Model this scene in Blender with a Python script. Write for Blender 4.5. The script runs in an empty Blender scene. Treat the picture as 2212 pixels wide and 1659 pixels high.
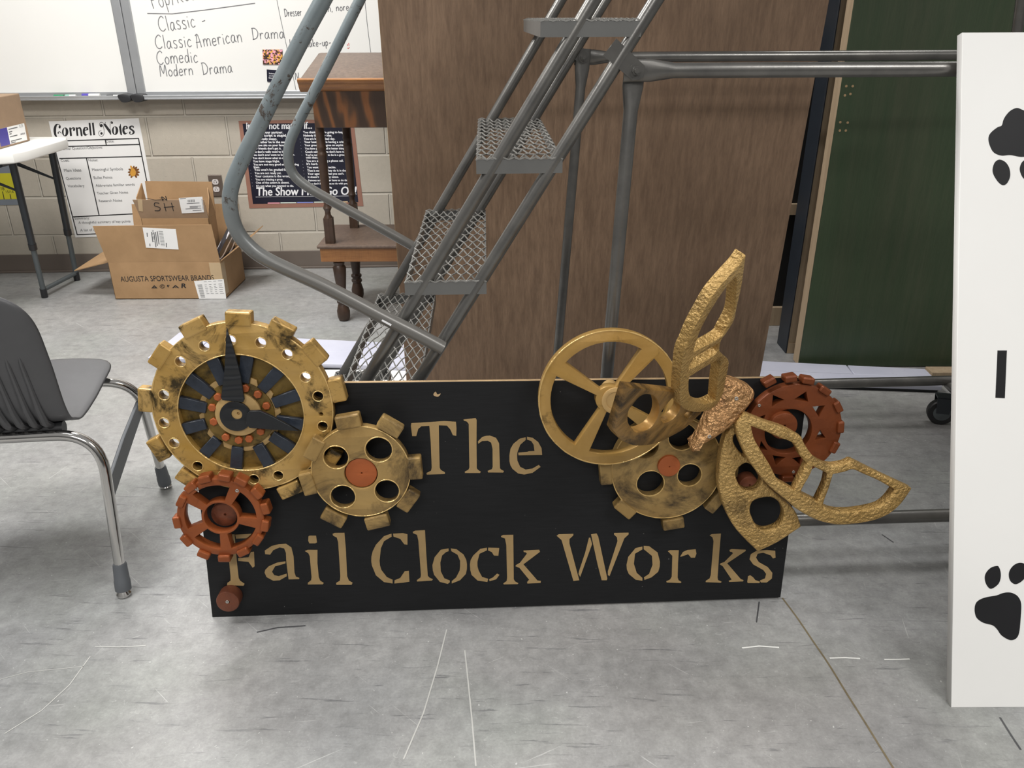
import bpy, bmesh, math, random
from mathutils import Vector, Matrix
random.seed(7)
sc = bpy.context.scene
COL = sc.collection
# ------------------------------------------------------------------ camera
F, PIT, ROLL, CAMH, IW, IH = 1752.0, .425, -.004, 1.27, 2212.0, 1659.0
FWD = Vector((0, math.cos(PIT), -math.sin(PIT)))
_r = Vector((1, 0, 0)); _u = _r.cross(FWD)
RT = _r*math.cos(ROLL) + _u*math.sin(ROLL)
UP = _u*math.cos(ROLL) - _r*math.sin(ROLL)
CAM = Vector((0, 0, CAMH))
cam = bpy.data.cameras.new('camera'); co = bpy.data.objects.new('camera', cam); COL.objects.link(co)
cam.sensor_width = 36; cam.sensor_fit = 'HORIZONTAL'; cam.lens = F/IW*36; cam.clip_start = .02
M = Matrix((RT, UP, -FWD)).transposed().to_4x4(); M.translation = CAM
co.matrix_world = M
sc.camera = co
# ------------------------------------------------------------------ world, lights, exposure
vs = sc.view_settings
vs.view_transform = 'Standard'; vs.look = 'None'; vs.gamma = 1; vs.use_curve_mapping = False
vs.exposure = .18
w = bpy.data.worlds.new('room_light'); sc.world = w; w.use_nodes = True
bg = w.node_tree.nodes['Background']
# the rest of the room as plain surroundings: bright ceiling, darker far walls, grey floor
_t = w.node_tree.nodes.new('ShaderNodeTexCoord'); _s = w.node_tree.nodes.new('ShaderNodeSeparateXYZ'); _r = w.node_tree.nodes.new('ShaderNodeValToRGB')
_m = w.node_tree.nodes.new('ShaderNodeMapRange'); _m.inputs[1].default_value = -1
w.node_tree.links.new(_t.outputs['Generated'], _s.inputs[0]); w.node_tree.links.new(_s.outputs[2], _m.inputs[0]); w.node_tree.links.new(_m.outputs[0], _r.inputs[0])
w.node_tree.links.new(_r.outputs[0], bg.inputs[0])
_e = _r.color_ramp.elements; _e[0].position = .44; _e[0].color = (.45, .44, .42, 1); _e[1].position = .5; _e[1].color = (.16, .155, .15, 1)
for p_, c_ in ((.6, (.55, .54, .52, 1)), (.72, (1, .98, .95, 1)), (1, (1.05, 1.03, 1, 1))):
    q_ = _e.new(p_); q_.color = c_
bg.inputs[1].default_value = .30

def area(name, loc, sx, sy, watts, rot=(0, 0, 0), col=(1, .985, .962)):
    l = bpy.data.lights.new(name, 'AREA'); l.shape = 'RECTANGLE'; l.size = sx; l.size_y = sy
    l.energy = watts; l.color = col
    o = bpy.data.objects.new(name, l); o.location = loc; o.rotation_euler = rot; COL.objects.link(o)
    return o
area('ceiling_lamp', (-1.7, 1.25, 2.95), 1.3, .65, 62)
area('ceiling_lamp', (1.75, -.35, 2.95), 1.3, .65, 52)
area('ceiling_lamp', (-1.5, 3.0, 2.95), 1.3, .65, 74)
area('ceiling_lamp', (1.5, 3.0, 2.95), 1.3, .65, 22)
area('ceiling_lamp', (-.5, -1.7, 2.95), 1.3, .65, 66)

# ------------------------------------------------------------------ geometry helpers
def ray(x, y): return FWD*F + RT*(x-IW/2) - UP*(y-IH/2)
def hit(x, y, o, n):
    d = ray(x, y); o = Vector(o); n = Vector(n)
    return CAM + d*((o-CAM).dot(n)/d.dot(n))
def fl(x, y, h=0): return hit(x, y, (0, 0, h), (0, 0, 1))

class Fr:
    """a flat frame: origin, u, v, and n = u x v"""
    def __init__(s, o, u, v):
        s.o = Vector(o); s.u = Vector(u).normalized(); v = Vector(v)
        s.v = (v - s.u*v.dot(s.u)).normalized(); s.n = s.u.cross(s.v)
    def P(s, a, b, w=0): return s.o + s.u*a + s.v*b + s.n*w
    def px(s, x, y, w=0):
        p = hit(x, y, s.o + s.n*w, s.n) - s.o
        return (p.dot(s.u), p.dot(s.v))
    def pxs(s, pts, w=0): return [s.px(x, y, w) for x, y in pts]
def crop(ox, oy, k, pts): return [(ox+x/k, oy+y/k) for x, y in pts]

def catmull(pts, n=6, closed=True):
    N = len(pts); out = []
    pts = [Vector(p) for p in pts]
    rng = range(N) if closed else range(N-1)
    for i in rng:
        g = (lambda k: pts[k % N]) if closed else (lambda k: pts[min(max(k, 0), N-1)])
        p0, p1, p2, p3 = g(i-1), g(i), g(i+1), g(i+2)
        for j in range(n):
            t = j/n
            out.append(.5*((2*p1)+(p2-p0)*t+(2*p0-5*p1+4*p2-p3)*t*t+(3*p1-p0-3*p2+p3)*t**3))
    if not closed: out.append(pts[-1])
    return [tuple(p) for p in out]
def circle(c, r, n=48, ry=None, a0=0):
    ry = r if ry is None else ry
    return [(c[0]+r*math.cos(a0+2*math.pi*i/n), c[1]+ry*math.sin(a0+2*math.pi*i/n)) for i in range(n)]

def new_bm(): return bmesh.new()
def prism(bm, fr, loops, w0, w1, bev=0.0, bres=1):
    """flat shape (outlines and holes, even-odd filled) given thickness along the frame normal"""
    cu = bpy.data.curves.new('t', 'CURVE'); cu.dimensions = '2D'; cu.fill_mode = 'BOTH'
    t = (w1-w0)/2
    cu.extrude = max(t-bev, 1e-5); cu.bevel_depth = bev; cu.bevel_resolution = bres
    if bev: cu.offset = -bev
    for lp in loops:
        sp = cu.splines.new('POLY'); sp.points.add(len(lp)-1); sp.use_cyclic_u = True
        for p, q in zip(sp.points, lp): p.co = (q[0], q[1], 0, 1)
    o = bpy.data.objects.new('t', cu); COL.objects.link(o)
    dg = bpy.context.evaluated_depsgraph_get(); dg.update()
    me = bpy.data.meshes.new_from_object(o.evaluated_get(dg))
    mid = (w0+w1)/2
    for v in me.vertices: v.co = fr.P(v.co.x, v.co.y, mid+v.co.z)
    bm.from_mesh(me)
    bpy.data.objects.remove(o); bpy.data.curves.remove(cu); bpy.data.meshes.remove(me)
    return bm
_tx = {}
def text_mesh(s):
    if s in _tx: return _tx[s]
    cu = bpy.data.curves.new('t', 'FONT'); cu.body = s; cu.size = 1; cu.resolution_u = 3
    o = bpy.data.objects.new('t', cu); COL.objects.link(o)
    dg = bpy.context.evaluated_depsgraph_get(); dg.update()
    me = bpy.data.meshes.new_from_object(o.evaluated_get(dg))
    V = [(v.co.x, v.co.y) for v in me.vertices]; P = [list(p.vertices) for p in me.polygons]
    bpy.data.objects.remove(o); bpy.data.curves.remove(cu); bpy.data.meshes.remove(me)
    _tx[s] = (V, P); return V, P
def text(bm, fr, s, p0, p1, w, ky=1.0, shear=0.0, height=None, bold=0):
    """a line of lettering from p0 to p1 (frame coordinates of the baseline ends)"""
    V, P = text_mesh(s)
    x0 = min(v[0] for v in V); x1 = max(v[0] for v in V)
    p0 = Vector(p0); p1 = Vector(p1); d = p1-p0; k = d.length/(x1-x0); d.normalize(); q = Vector((-d.y, d.x))
    kk = k*ky if height is None else height
    offs = [(0, 0)] if not bold else [(-bold, 0), (bold, 0), (0, bold*.7), (0, -bold*.7)]
    for i, (ox, oy) in enumerate(offs):
        vs = [bm.verts.new(fr.P(*(p0 + d*((v[0]-x0)*k+shear*v[1]*kk+ox) + q*(v[1]*kk+oy)), w+i*.00008)) for v in V]
        for p in P:
            try: bm.faces.new([vs[i] for i in p])
            except ValueError: pass
def ribbon(bm, fr, pts, wd, w):
    """a pen stroke: a thin strip along pts in the frame"""
    pts = [Vector(p[:2]) for p in pts]; L = []
    for i, p in enumerate(pts):
        a = pts[max(i-1, 0)]; b = pts[min(i+1, len(pts)-1)]; d = (b-a)
        d = d.normalized() if d.length > 1e-9 else Vector((1, 0)); q = Vector((-d.y, d.x))*wd/2
        L.append((bm.verts.new(fr.P(p.x+q.x, p.y+q.y, w)), bm.verts.new(fr.P(p.x-q.x, p.y-q.y, w))))
    for (a, b), (c, d) in zip(L, L[1:]): bm.faces.new((a, b, d, c))
def tube(bm, pts, r, seg=14, cap=True, flat=None):
    """round bar along 3-D points; r a number or one radius per point"""
    pts = [Vector(p) for p in pts]; n = len(pts)
    rs = r if isinstance(r, (list, tuple)) else [r]*n
    t = (pts[1]-pts[0]).normalized(); a = Vector((0, 0, 1)) if abs(t.z) < .9 else Vector((1, 0, 0))
    u = t.cross(a).normalized(); rings = []
    for i, p in enumerate(pts):
        d = (pts[min(i+1, n-1)]-pts[max(i-1, 0)]).normalized()
        u = (u-d*u.dot(d)).normalized(); v = d.cross(u)
        rings.append([bm.verts.new(p+(u*math.cos(2*math.pi*k/seg)+v*math.sin(2*math.pi*k/seg))*rs[i]) for k in range(seg)])
    for A, B in zip(rings, rings[1:]):
        for k in range(seg): bm.faces.new((A[k], A[(k+1) % seg], B[(k+1) % seg], B[k]))
    if cap: bm.faces.new(rings[0][::-1]); bm.faces.new(rings[-1])
    return bm
def lathe(bm, base, axis, prof, seg=24):
    """turned shape: prof = [(radius, height along axis)]"""
    base = Vector(base); axis = Vector(axis).normalized()
    a = Vector((0, 0, 1)) if abs(axis.z) < .9 else Vector((1, 0, 0)); u = axis.cross(a).normalized(); v = axis.cross(u)
    rings = [[bm.verts.new(base+axis*h+(u*math.cos(2*math.pi*k/seg)+v*math.sin(2*math.pi*k/seg))*max(r, 1e-4)) for k in range(seg)] for r, h in prof]
    for A, B in zip(rings, rings[1:]):
        for k in range(seg): bm.faces.new((A[k], A[(k+1) % seg], B[(k+1) % seg], B[k]))
    bm.faces.new(rings[0][::-1]); bm.faces.new(rings[-1])
    return bm
def box(bm, fr, a0, a1, b0, b1, w0, w1):
    c = [bm.verts.new(fr.P(a, b, w)) for w in (w0, w1) for b in (b0, b1) for a in (a0, a1)]
    for f in ((0, 2, 3, 1), (4, 5, 7, 6), (0, 1, 5, 4), (2, 6, 7, 3), (0, 4, 6, 2), (1, 3, 7, 5)):
        bm.faces.new([c[i] for i in f])
    return bm
def slab(bm, quad, thick, n=None):
    """a board from four 3-D corners, thickened away along n"""
    q = [Vector(p) for p in quad]
    if n is None: n = (q[1]-q[0]).cross(q[3]-q[0]).normalized()
    n = Vector(n)*thick
    A = [bm.verts.new(p) for p in q]; B = [bm.verts.new(p-n) for p in q]
    bm.faces.new(A); bm.faces.new(B[::-1])
    for i in range(4): bm.faces.new((A[i], B[i], B[(i+1) % 4], A[(i+1) % 4]))
    return bm
def quad(bm, fr, pts, w):
    bm.faces.new([bm.verts.new(fr.P(a, b, w)) for a, b in pts]); return bm

ORG = {}
def thing(name, label, cat, loc, group=None):
    o = bpy.data.objects.new(name, None); o.empty_display_size = .05; COL.objects.link(o)
    o.location = loc; ORG[o] = Vector(loc); o['label'] = label; o['category'] = cat
    if group: o['group'] = group
    return o
def ob(name, bm, m, parent=None, loc=None, smooth=False, bevel=0, label=None, cat=None, kind=None, group=None, seg=2, subd=0, merge=True):
    if merge: bmesh.ops.remove_doubles(bm, verts=bm.verts, dist=1e-6)
    if smooth is not None: bmesh.ops.recalc_face_normals(bm, faces=bm.faces)
    org = ORG[parent] if parent else Vector(loc or (0, 0, 0))
    for v in bm.verts: v.co -= org
    me = bpy.data.meshes.new(name); bm.to_mesh(me); bm.free()
    o = bpy.data.objects.new(name, me); COL.objects.link(o)
    for mm in (m if isinstance(m, (list, tuple)) else [m]): me.materials.append(mm)
    if parent: o.parent = parent; ORG[o] = org
    else: o.location = org; ORG[o] = org
    if bevel:
        b = o.modifiers.new('edge', 'BEVEL'); b.width = bevel; b.segments = seg; b.limit_method = 'ANGLE'; b.angle_limit = math.radians(40)
    if subd:
        s = o.modifiers.new('smooth', 'SUBSURF'); s.levels = subd; s.render_levels = subd
    if smooth:
        for p in me.polygons: p.use_smooth = True
        me.set_sharp_from_angle(angle=math.radians(40))
    if label: o['label'] = label
    if cat: o['category'] = cat
    if kind: o['kind'] = kind
    if group: o['group'] = group
    return o

# ------------------------------------------------------------------ materials
def lin(r, g, b):
    f = lambda c: (c/255/12.92 if c/255 <= .04045 else ((c/255+.055)/1.055)**2.4)
    return (f(r), f(g), f(b), 1)
class Mat:
    def __init__(s, name, rough=.5, metal=0.0, spec=None):
        s.m = bpy.data.materials.new(name); s.m.use_nodes = True; s.t = s.m.node_tree
        s.b = s.t.nodes['Principled BSDF']; s.b.inputs['Roughness'].default_value = rough; s.b.inputs['Metallic'].default_value = metal
        if spec is not None: s.b.inputs['Specular IOR Level'].default_value = spec
        s.tc = None; s.nrm = None
    def n(s, kind, **kw):
        x = s.t.nodes.new(kind)
        for k, v in kw.items():
            if k in x.inputs: x.inputs[k].default_value = v
            else: setattr(x, k, v)
        return x
    def l(s, a, b): s.t.links.new(a, b)
    def co(s, scale=(1, 1, 1), rot=(0, 0, 0)):
        if s.tc is None: s.tc = s.n('ShaderNodeTexCoord')
        mp = s.n('ShaderNodeMapping'); mp.inputs['Scale'].default_value = scale; mp.inputs['Rotation'].default_value = rot
        s.l(s.tc.outputs['Object'], mp.inputs['Vector']); return mp.outputs[0]
    def cor(s, scale, rot):
        if s.tc is None: s.tc = s.n('ShaderNodeTexCoord')
        mp = s.n('ShaderNodeMapping'); mp.vector_type = 'TEXTURE'; mp.inputs['Rotation'].default_value = (0, 0, rot); mp.inputs['Scale'].default_value = tuple(1/q for q in scale)
        s.l(s.tc.outputs['Object'], mp.inputs['Vector']); return mp.outputs[0]
    def noise(s, vec, sc_, det=4, rough=.55, dist=0):
        x = s.n('ShaderNodeTexNoise'); x.inputs['Scale'].default_value = sc_; x.inputs['Detail'].default_value = det
        x.inputs['Roughness'].default_value = rough; x.inputs['Distortion'].default_value = dist
        s.l(vec, x.inputs['Vector']); return x.outputs['Fac']
    def ramp(s, fac, stops, interp='LINEAR'):
        x = s.n('ShaderNodeValToRGB'); x.color_ramp.interpolation = interp; e = x.color_ramp.elements
        while len(e) < len(stops): e.new(.5)
        for q, (p, c) in zip(e, stops): q.position = p; q.color = c if len(c) == 4 else (*c, 1)
        s.l(fac, x.inputs[0]); return x.outputs[0]
    def mix(s, fac, a, b, mode='MIX'):
        x = s.n('ShaderNodeMix'); x.data_type = 'RGBA'; x.blend_type = mode
        for sock, v in ((x.inputs[0], fac), (x.inputs[6], a), (x.inputs[7], b)):
            if isinstance(v, (int, float)): sock.default_value = v
            elif isinstance(v, tuple): sock.default_value = v
            else: s.l(v, sock)
        return x.outputs[2]
    def color(s, v):
        if isinstance(v, tuple): s.b.inputs['Base Color'].default_value = v
        else: s.l(v, s.b.inputs['Base Color'])
    def bump(s, h, strength=.3, dist=.002):
        x = s.n('ShaderNodeBump'); x.inputs['Strength'].default_value = strength; x.inputs['Distance'].default_value = dist
        s.l(h, x.inputs['Height'])
        if s.nrm: s.l(s.nrm, x.inputs['Normal'])
        s.nrm = x.outputs[0]; s.l(s.nrm, s.b.inputs['Normal'])
    def rgh(s, v): s.l(v, s.b.inputs['Roughness'])
W1 = (1, 1, 1, 1); B0 = (0, 0, 0, 1)
def plain(name, rgb, rough=.5, metal=0.0, var=.08, vs_=12, bump=0, bs=60, spec=None):
    k = Mat(name, rough, metal, spec); c = lin(*rgb)
    f = k.noise(k.co(), vs_, 4)
    k.color(k.ramp(f, [(.25, tuple(x*(1-var) for x in c[:3])), (.75, tuple(min(1, x*(1+var)) for x in c[:3]))]))
    if bump: k.bump(k.noise(k.co(), bs, 5), bump, .002)
    return k.m
def painted(name, a, b, dark, rough, metal, bscale, bstr, dstops=(.52, .68), dsc=9, bdist=.004):
    """brushed metallic paint with rubbed-in dark glaze"""
    k = Mat(name, rough, metal)
    f = k.noise(k.co((1, 1, 1)), 7, 6, .6, .4)
    base = k.ramp(f, [(.3, lin(*a)), (.7, lin(*b))])
    d = k.ramp(k.noise(k.co((1, 1.0, 1)), dsc, 9, .72, .6), [(dstops[0], B0), (dstops[1], W1)])
    k.color(k.mix(d, base, lin(*dark)))
    k.bump(k.noise(k.co(), bscale, 4, .5), bstr, bdist)
    k.bump(k.noise(k.co(), 220, 3), .12, .001)
    return k.m
MT = {}
MT['gold'] = painted('gold_paint', (168, 130, 60), (192, 158, 98), (58, 46, 22), .36, .3, 28, .3, (.50, .60), 9)
MT['gold_dark'] = painted('tarnished_gold_paint', (146, 116, 66), (176, 146, 92), (62, 50, 34), .4, .3, 28, .25, (.47, .66))
MT['gold_plate'] = painted('glazed_gold_paint', (146, 108, 54), (170, 132, 74), (44, 34, 20), .38, .35, 40, .4, (.46, .62), 9)
MT['gold_clean'] = painted('clean_gold_paint', (162, 126, 62), (186, 150, 90), (84, 66, 34), .36, .3, 40, .3, (.58, .72), 11)
MT['gold_bead'] = painted('bright_gold_bead', (206, 170, 104), (224, 192, 130), (150, 114, 60), .28, .4, 120, .6, (.6, .75), 30)
MT['gold_deep'] = painted('deep_gold_paint', (108, 86, 38), (134, 108, 52), (52, 42, 20), .4, .35, 60, .4, (.45, .66), 16)
MT['gold_pale'] = painted('pale_gold_paint', (176, 144, 92), (192, 160, 108), (142, 112, 66), .5, .2, 40, .2, (.6, .8))
MT['gold_rough'] = painted('hammered_gold_paint', (166, 132, 74), (194, 160, 100), (70, 54, 28), .33, .4, 150, .95, (.54, .70), 6, .008)
MT['copper'] = painted('copper_paint', (134, 70, 36), (158, 86, 44), (80, 42, 22), .4, .35, 50, .4, (.56, .8), 11)
MT['copper_dark'] = painted('dark_copper_paint', (104, 52, 25), (127, 66, 32), (66, 36, 20), .42, .35, 60, .35, (.56, .8), 12)
MT['copper_rough'] = painted('crumpled_copper_paint', (176, 128, 82), (206, 162, 112), (92, 62, 38), .26, .55, 85, 1.0, (.55, .75), 10, .016)
MT['orange'] = painted('orange_copper_paint', (150, 76, 36), (172, 92, 46), (112, 58, 28), .5, .15, 60, .25, (.6, .8))
MT['knob'] = painted('brown_copper_paint', (106, 60, 42), (130, 76, 52), (70, 42, 32), .42, .3, 60, .3, (.5, .75), 14)
def mk_black_board():
    k = Mat('black_painted_board', .55, 0, .35)
    g = k.noise(k.co((3, 3, 60)), 6, 5)
    c = k.ramp(g, [(.3, lin(13, 14, 16)), (.7, lin(21, 22, 24))])
    sp = k.n('ShaderNodeTexVoronoi'); sp.inputs['Scale'].default_value = 38; k.l(k.co(), sp.inputs['Vector'])
    rnd = k.ramp(k.noise(k.co(), 5, 3), [(.5, B0), (.62, W1)])
    dot = k.ramp(sp.outputs['Distance'], [(.035, W1), (.055, B0)])
    k.color(k.mix(k.mix(1.0, dot, rnd, 'MULTIPLY'), c, lin(110, 108, 104)))
    k.bump(g, .06, .001); return k.m
MT['board'] = mk_black_board()
MT['letter'] = plain('tan_stencil_paint', (162, 135, 91), .6, 0, .07, 30)
MT['navy_foam'] = plain('navy_black_paint', (38, 44, 54), .36, 0, .25, 60, .55, 120)
MT['black_tape'] = plain('black_duct_tape', (26, 28, 31), .38, 0, .15, 40, .3, 90)
MT['raw_edge'] = plain('raw_plywood_edge', (178, 150, 112), .7, 0, .15, 60)
MT['screw'] = plain('screw_steel', (180, 178, 172), .35, .8, .05)
def mk_steel():
    k = Mat('grey_steel_tube', .30, .7)
    f = k.noise(k.co((1, 1, 1)), 14, 6, .6)
    k.color(k.ramp(f, [(.3, lin(104, 103, 101)), (.7, lin(128, 126, 122))]))
    k.bump(k.noise(k.co(), 180, 3), .08, .001); return k.m
MT['steel'] = mk_steel()
def mk_blue_steel():
    k = Mat('blue_grey_enamel_tube', .33, .25)
    f = k.noise(k.co(), 12, 6, .6)
    base = k.ramp(f, [(.3, lin(116, 126, 130)), (.7, lin(138, 146, 148))])
    # blends to a darker warm grey lower down the rail, with dark chips near the bend
    z = k.n('ShaderNodeSeparateXYZ'); k.l(k.co(), z.inputs[0])
    mr = k.n('ShaderNodeMapRange'); mr.inputs[1].default_value = .98; mr.inputs[2].default_value = .80; k.l(z.outputs[2], mr.inputs[0])
    base = k.mix(mr.outputs[0], base, lin(112, 110, 106))
    chip = k.ramp(k.noise(k.co((1, 1, .7)), 26, 9, .75, .5), [(.58, B0), (.61, W1)])
    mr2 = k.n('ShaderNodeMapRange'); mr2.inputs[1].default_value = .80; mr2.inputs[2].default_value = .92; k.l(z.outputs[2], mr2.inputs[0])
    k.color(k.mix(k.mix(1.0, chip, mr2.outputs[0], 'MULTIPLY'), base, lin(84, 76, 70)))
    return k.m
MT['rail'] = mk_blue_steel()
MT['mesh'] = plain('galvanised_mesh', (150, 149, 145), .45, .5, .12, 30)
MT['tread'] = plain('grey_tread_edge', (118, 118, 116), .4, .45, .08)
MT['chrome'] = plain('chrome', (205, 203, 200), .12, 1.0, .02)
MT['plastic'] = plain('charcoal_plastic', (80, 80, 82), .42, 0, .05, 30, .08, 300)
MT['boot'] = plain('grey_rubber', (88, 91, 95), .5, 0, .06)
MT['rubber'] = plain('black_rubber', (32, 32, 33), .5, 0, .1)
MT['grey_metal'] = plain('grey_metal_leg', (92, 98, 100), .42, .3, .06)
MT['dark_metal'] = plain('dark_grey_metal', (52, 56, 60), .42, .3, .08)
MT['white_plastic'] = plain('white_plastic_top', (232, 231, 226), .4, 0, .02)
MT['board_white'] = plain('whiteboard_enamel', (226, 225, 221), .22, 0, .012, 2)
MT['alu'] = plain('aluminium', (176, 178, 180), .38, .6, .05)
MT['paper'] = plain('paper', (232, 231, 229), .6, 0, .015, 8)
MT['ink'] = plain('black_ink', (34, 33, 35), .6)
MT['grey_ink'] = plain('grey_ink', (96, 96, 98), .6)
MT['marker_ink'] = plain('dry_marker_ink', (112, 112, 114), .6, 0, .25, 60)
MT['red_ink'] = plain('red_marker_ink', (200, 60, 50), .6)
MT['navy_print'] = plain('navy_poster_print', (27, 28, 44), .35, 0, .12, 5)
MT['white_ink'] = plain('white_print', (238, 238, 240), .5)
MT['wood_print'] = plain('printed_wood_border', (150, 108, 92), .45, 0, .08, 14)
MT['pink'] = plain('pink_chalk_print', (216, 150, 160), .5); MT['mint'] = plain('pale_chalk_print', (205, 215, 205), .5)
MT['blue'] = plain('blue_chalk_print', (130, 140, 205), .5); MT['peach'] = plain('peach_chalk_print', (220, 190, 150), .5)
MT['yellow'] = plain('yellow_print', (196, 188, 42), .5, 0, .05)
MT['slate'] = plain('slate_print', (120, 126, 134), .5)
MT['brown_print'] = plain('brown_print', (120, 76, 34), .5); MT['orange_print'] = plain('orange_print', (206, 150, 60), .5)
MT['purple'] = plain('violet_print', (62, 52, 140), .45)
MT['green_plastic'] = plain('green_plastic', (40, 140, 92), .4); MT['teal'] = plain('pale_teal_plastic', (140, 190, 172), .4)
MT['violet_plastic'] = plain('violet_plastic', (84, 72, 170), .4)
MT['black_plastic'] = plain('black_plastic', (38, 38, 40), .45)
MT['outlet_steel'] = plain('brushed_outlet_steel', (128, 118, 110), .35, .6, .08)
MT['outlet_grey'] = plain('pale_grey_plastic', (206, 200, 198), .4)
def mk_card(name, a, b):
    k = Mat(name, .7)
    k.color(k.ramp(k.noise(k.co((2, 2, 2)), 5, 6, .6), [(.3, lin(*a)), (.7, lin(*b))]))
    k.bump(k.noise(k.co((1, 1, 1)), 40, 4), .12, .003); return k.m
MT['card'] = mk_card('brown_cardboard', (154, 122, 86), (170, 136, 98))
MT['card_grey'] = mk_card('dull_cardboard', (142, 118, 94), (156, 130, 104))
MT['tape'] = plain('clear_tape', (186, 162, 128), .2)
def mk_ply(name, a, b, dark, sx=22, sz=1.1, rough=.5):
    k = Mat(name, rough)
    g = k.noise(k.co((sx, sx, sz)), 3.2, 8, .65, .25)
    fine = k.noise(k.co((120, 120, 5)), 3, 5, .6)
    big = k.noise(k.co((2.2, 2.2, .35)), 1.8, 4, .5)
    c = k.ramp(g, [(.32, lin(*a)), (.68, lin(*b))])
    c = k.mix(k.ramp(big, [(.35, B0), (.75, (.6, .6, .6, 1))]), c, lin(*dark))
    c = k.mix(.45, c, k.ramp(fine, [(.3, (.42, .42, .42, 1)), (.62, (.62, .62, .62, 1))]), 'OVERLAY')
    k.color(c); k.bump(fine, .08, .001); return k.m
MT['ply'] = mk_ply('brown_stained_plywood', (116, 94, 76), (148, 122, 99), (104, 81, 63))
MT['green'] = mk_ply('dark_green_paint', (56, 70, 48), (70, 77, 57), (50, 76, 50), 9, .6, .45)
def mk_oak():
    k = Mat('dark_stained_oak', .4)
    v = k.co((1, 1, 1))
    wv = k.n('ShaderNodeTexWave'); wv.inputs['Scale'].default_value = 4.0; wv.inputs['Distortion'].default_value = 16
    wv.inputs['Detail'].default_value = 3; wv.inputs['Detail Scale'].default_value = 1.2; k.l(k.co((1.0, 1.0, .35)), wv.inputs['Vector'])
    fine = k.noise(k.co((60, 60, 4)), 3, 6, .6)
    c = k.ramp(wv.outputs['Fac'], [(.25, lin(56, 42, 33)), (.7, lin(74, 53, 38)), (.97, lin(112, 72, 42))])
    k.color(k.mix(.4, c, k.ramp(fine, [(.3, (.4, .4, .4, 1)), (.65, (.62, .62, .62, 1))]), 'OVERLAY')); return k.m
MT['oak'] = mk_oak()
MT['oak_top'] = mk_ply('weathered_oak_top', (84, 68, 58), (112, 94, 80), (70, 54, 46), 20, 20, .45)
MT['oak_light'] = mk_ply('golden_oak_trim', (138, 92, 50), (164, 114, 66), (96, 58, 30), 5, 60, .4)
MT['oak_dark'] = plain('dark_turned_oak', (66, 49, 38), .4, 0, .3, 24)
MT['raw_wood'] = mk_ply('raw_pine', (164, 144, 118), (184, 164, 136), (150, 128, 102), 14, 1.2, .7)
MT['navy_paint'] = plain('navy_black_flat_paint', (34, 40, 48), .5, 0, .15, 14)
MT['black_cloth'] = plain('black_muslin', (14, 13, 12), .9, 0, .4, 20)
MT['white_paint'] = plain('white_flat_paint', (234, 233, 230), .55, 0, .012, 6, .04, 30)
MT['paw'] = plain('charcoal_paint', (28, 28, 30), .55, 0, .06, 20, spec=.3)
def mk_lav():
    k = Mat('lavender_grey_paint', .5)
    c = k.ramp(k.noise(k.co(), 4, 5), [(.3, lin(186, 188, 204)), (.7, lin(202, 203, 216))])
    k.color(k.mix(k.ramp(k.noise(k.co((3, 9, 6)), 9, 9, .75, .4), [(.62, B0), (.72, W1)]), c, lin(120, 122, 128))); return k.m
MT['lavender'] = mk_lav()
def mk_floor():
    k = Mat('polished_concrete', .34)
    v = k.co()
    big = k.noise(v, 1.5, 6, .6, .3)
    c = k.ramp(big, [(.28, lin(122, 123, 124)), (.5, lin(145, 146, 146)), (.75, lin(162, 162, 161))])
    tint = k.noise(v, .9, 3, .5)
    c = k.mix(k.ramp(tint, [(.4, B0), (.7, (.28, .28, .28, 1))]), c, lin(166, 156, 146))
    tint2 = k.noise(k.cor((1, 1, 1), 1.0), 2.3, 3, .5)
    c = k.mix(k.ramp(tint2, [(.5, B0), (.7, (.3, .3, .3, 1))]), c, lin(146, 152, 143))
    mot = k.noise(v, 26, 9, .72)
    c = k.mix(.8, c, k.ramp(mot, [(.3, (.36, .36, .36, 1)), (.7, (.64, .64, .64, 1))]), 'OVERLAY')
    grit = k.noise(v, 170, 4, .7)
    c = k.mix(.35, c, k.ramp(grit, [(.35, (.38, .38, .38, 1)), (.7, (.62, .62, .62, 1))]), 'OVERLAY')
    sm = k.ramp(k.noise(k.co((2.0, 14, 1)), 2.6, 10, .75, .5), [(.60, B0), (.74, (.55, .55, .55, 1))])
    c = k.mix(sm, c, lin(92, 94, 98))
    for rot, sx, sy, th, dst in ((.5, 1.3, 60, .70, .25), (-.75, 1.1, 52, .705, .3), (1.35, 1.2, 46, .70, .2), (.12, 1.6, 64, .70, .3), (2.4, 1.4, 58, .70, .25)):
        s = k.ramp(k.noise(k.cor((sx, sy, 1), rot), 3.0, 4, .55, dst), [(th, B0), (th+.03, (.42, .42, .42, 1))])
        c = k.mix(s, c, lin(206, 206, 204))
    curl = k.ramp(k.noise(v, 48, 5, .6, 2.2), [(.64, B0), (.70, (.35, .35, .35, 1))])
    c = k.mix(curl, c, lin(188, 188, 186))
    spk = k.ramp(k.noise(v, 120, 2, .5), [(.72, B0), (.75, (.7, .7, .7, 1))])
    c = k.mix(spk, c, lin(206, 206, 204))
    for rot, th in ((-.04, .60), (.06, .63), (.9, .70)):
        d = k.ramp(k.noise(k.cor((1.8, 26, 1), rot), 3.3, 8, .7, .3), [(th, B0), (th+.05, (.6, .6, .6, 1))])
        c = k.mix(d, c, lin(84, 85, 88))
    k.color(c)
    k.rgh(k.ramp(k.noise(v, 6, 6, .6), [(.3, (.30, .30, .30, 1)), (.7, (.48, .48, .48, 1))]))
    k.bump(mot, .05, .002); return k.m
MT['floor'] = mk_floor()
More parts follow.
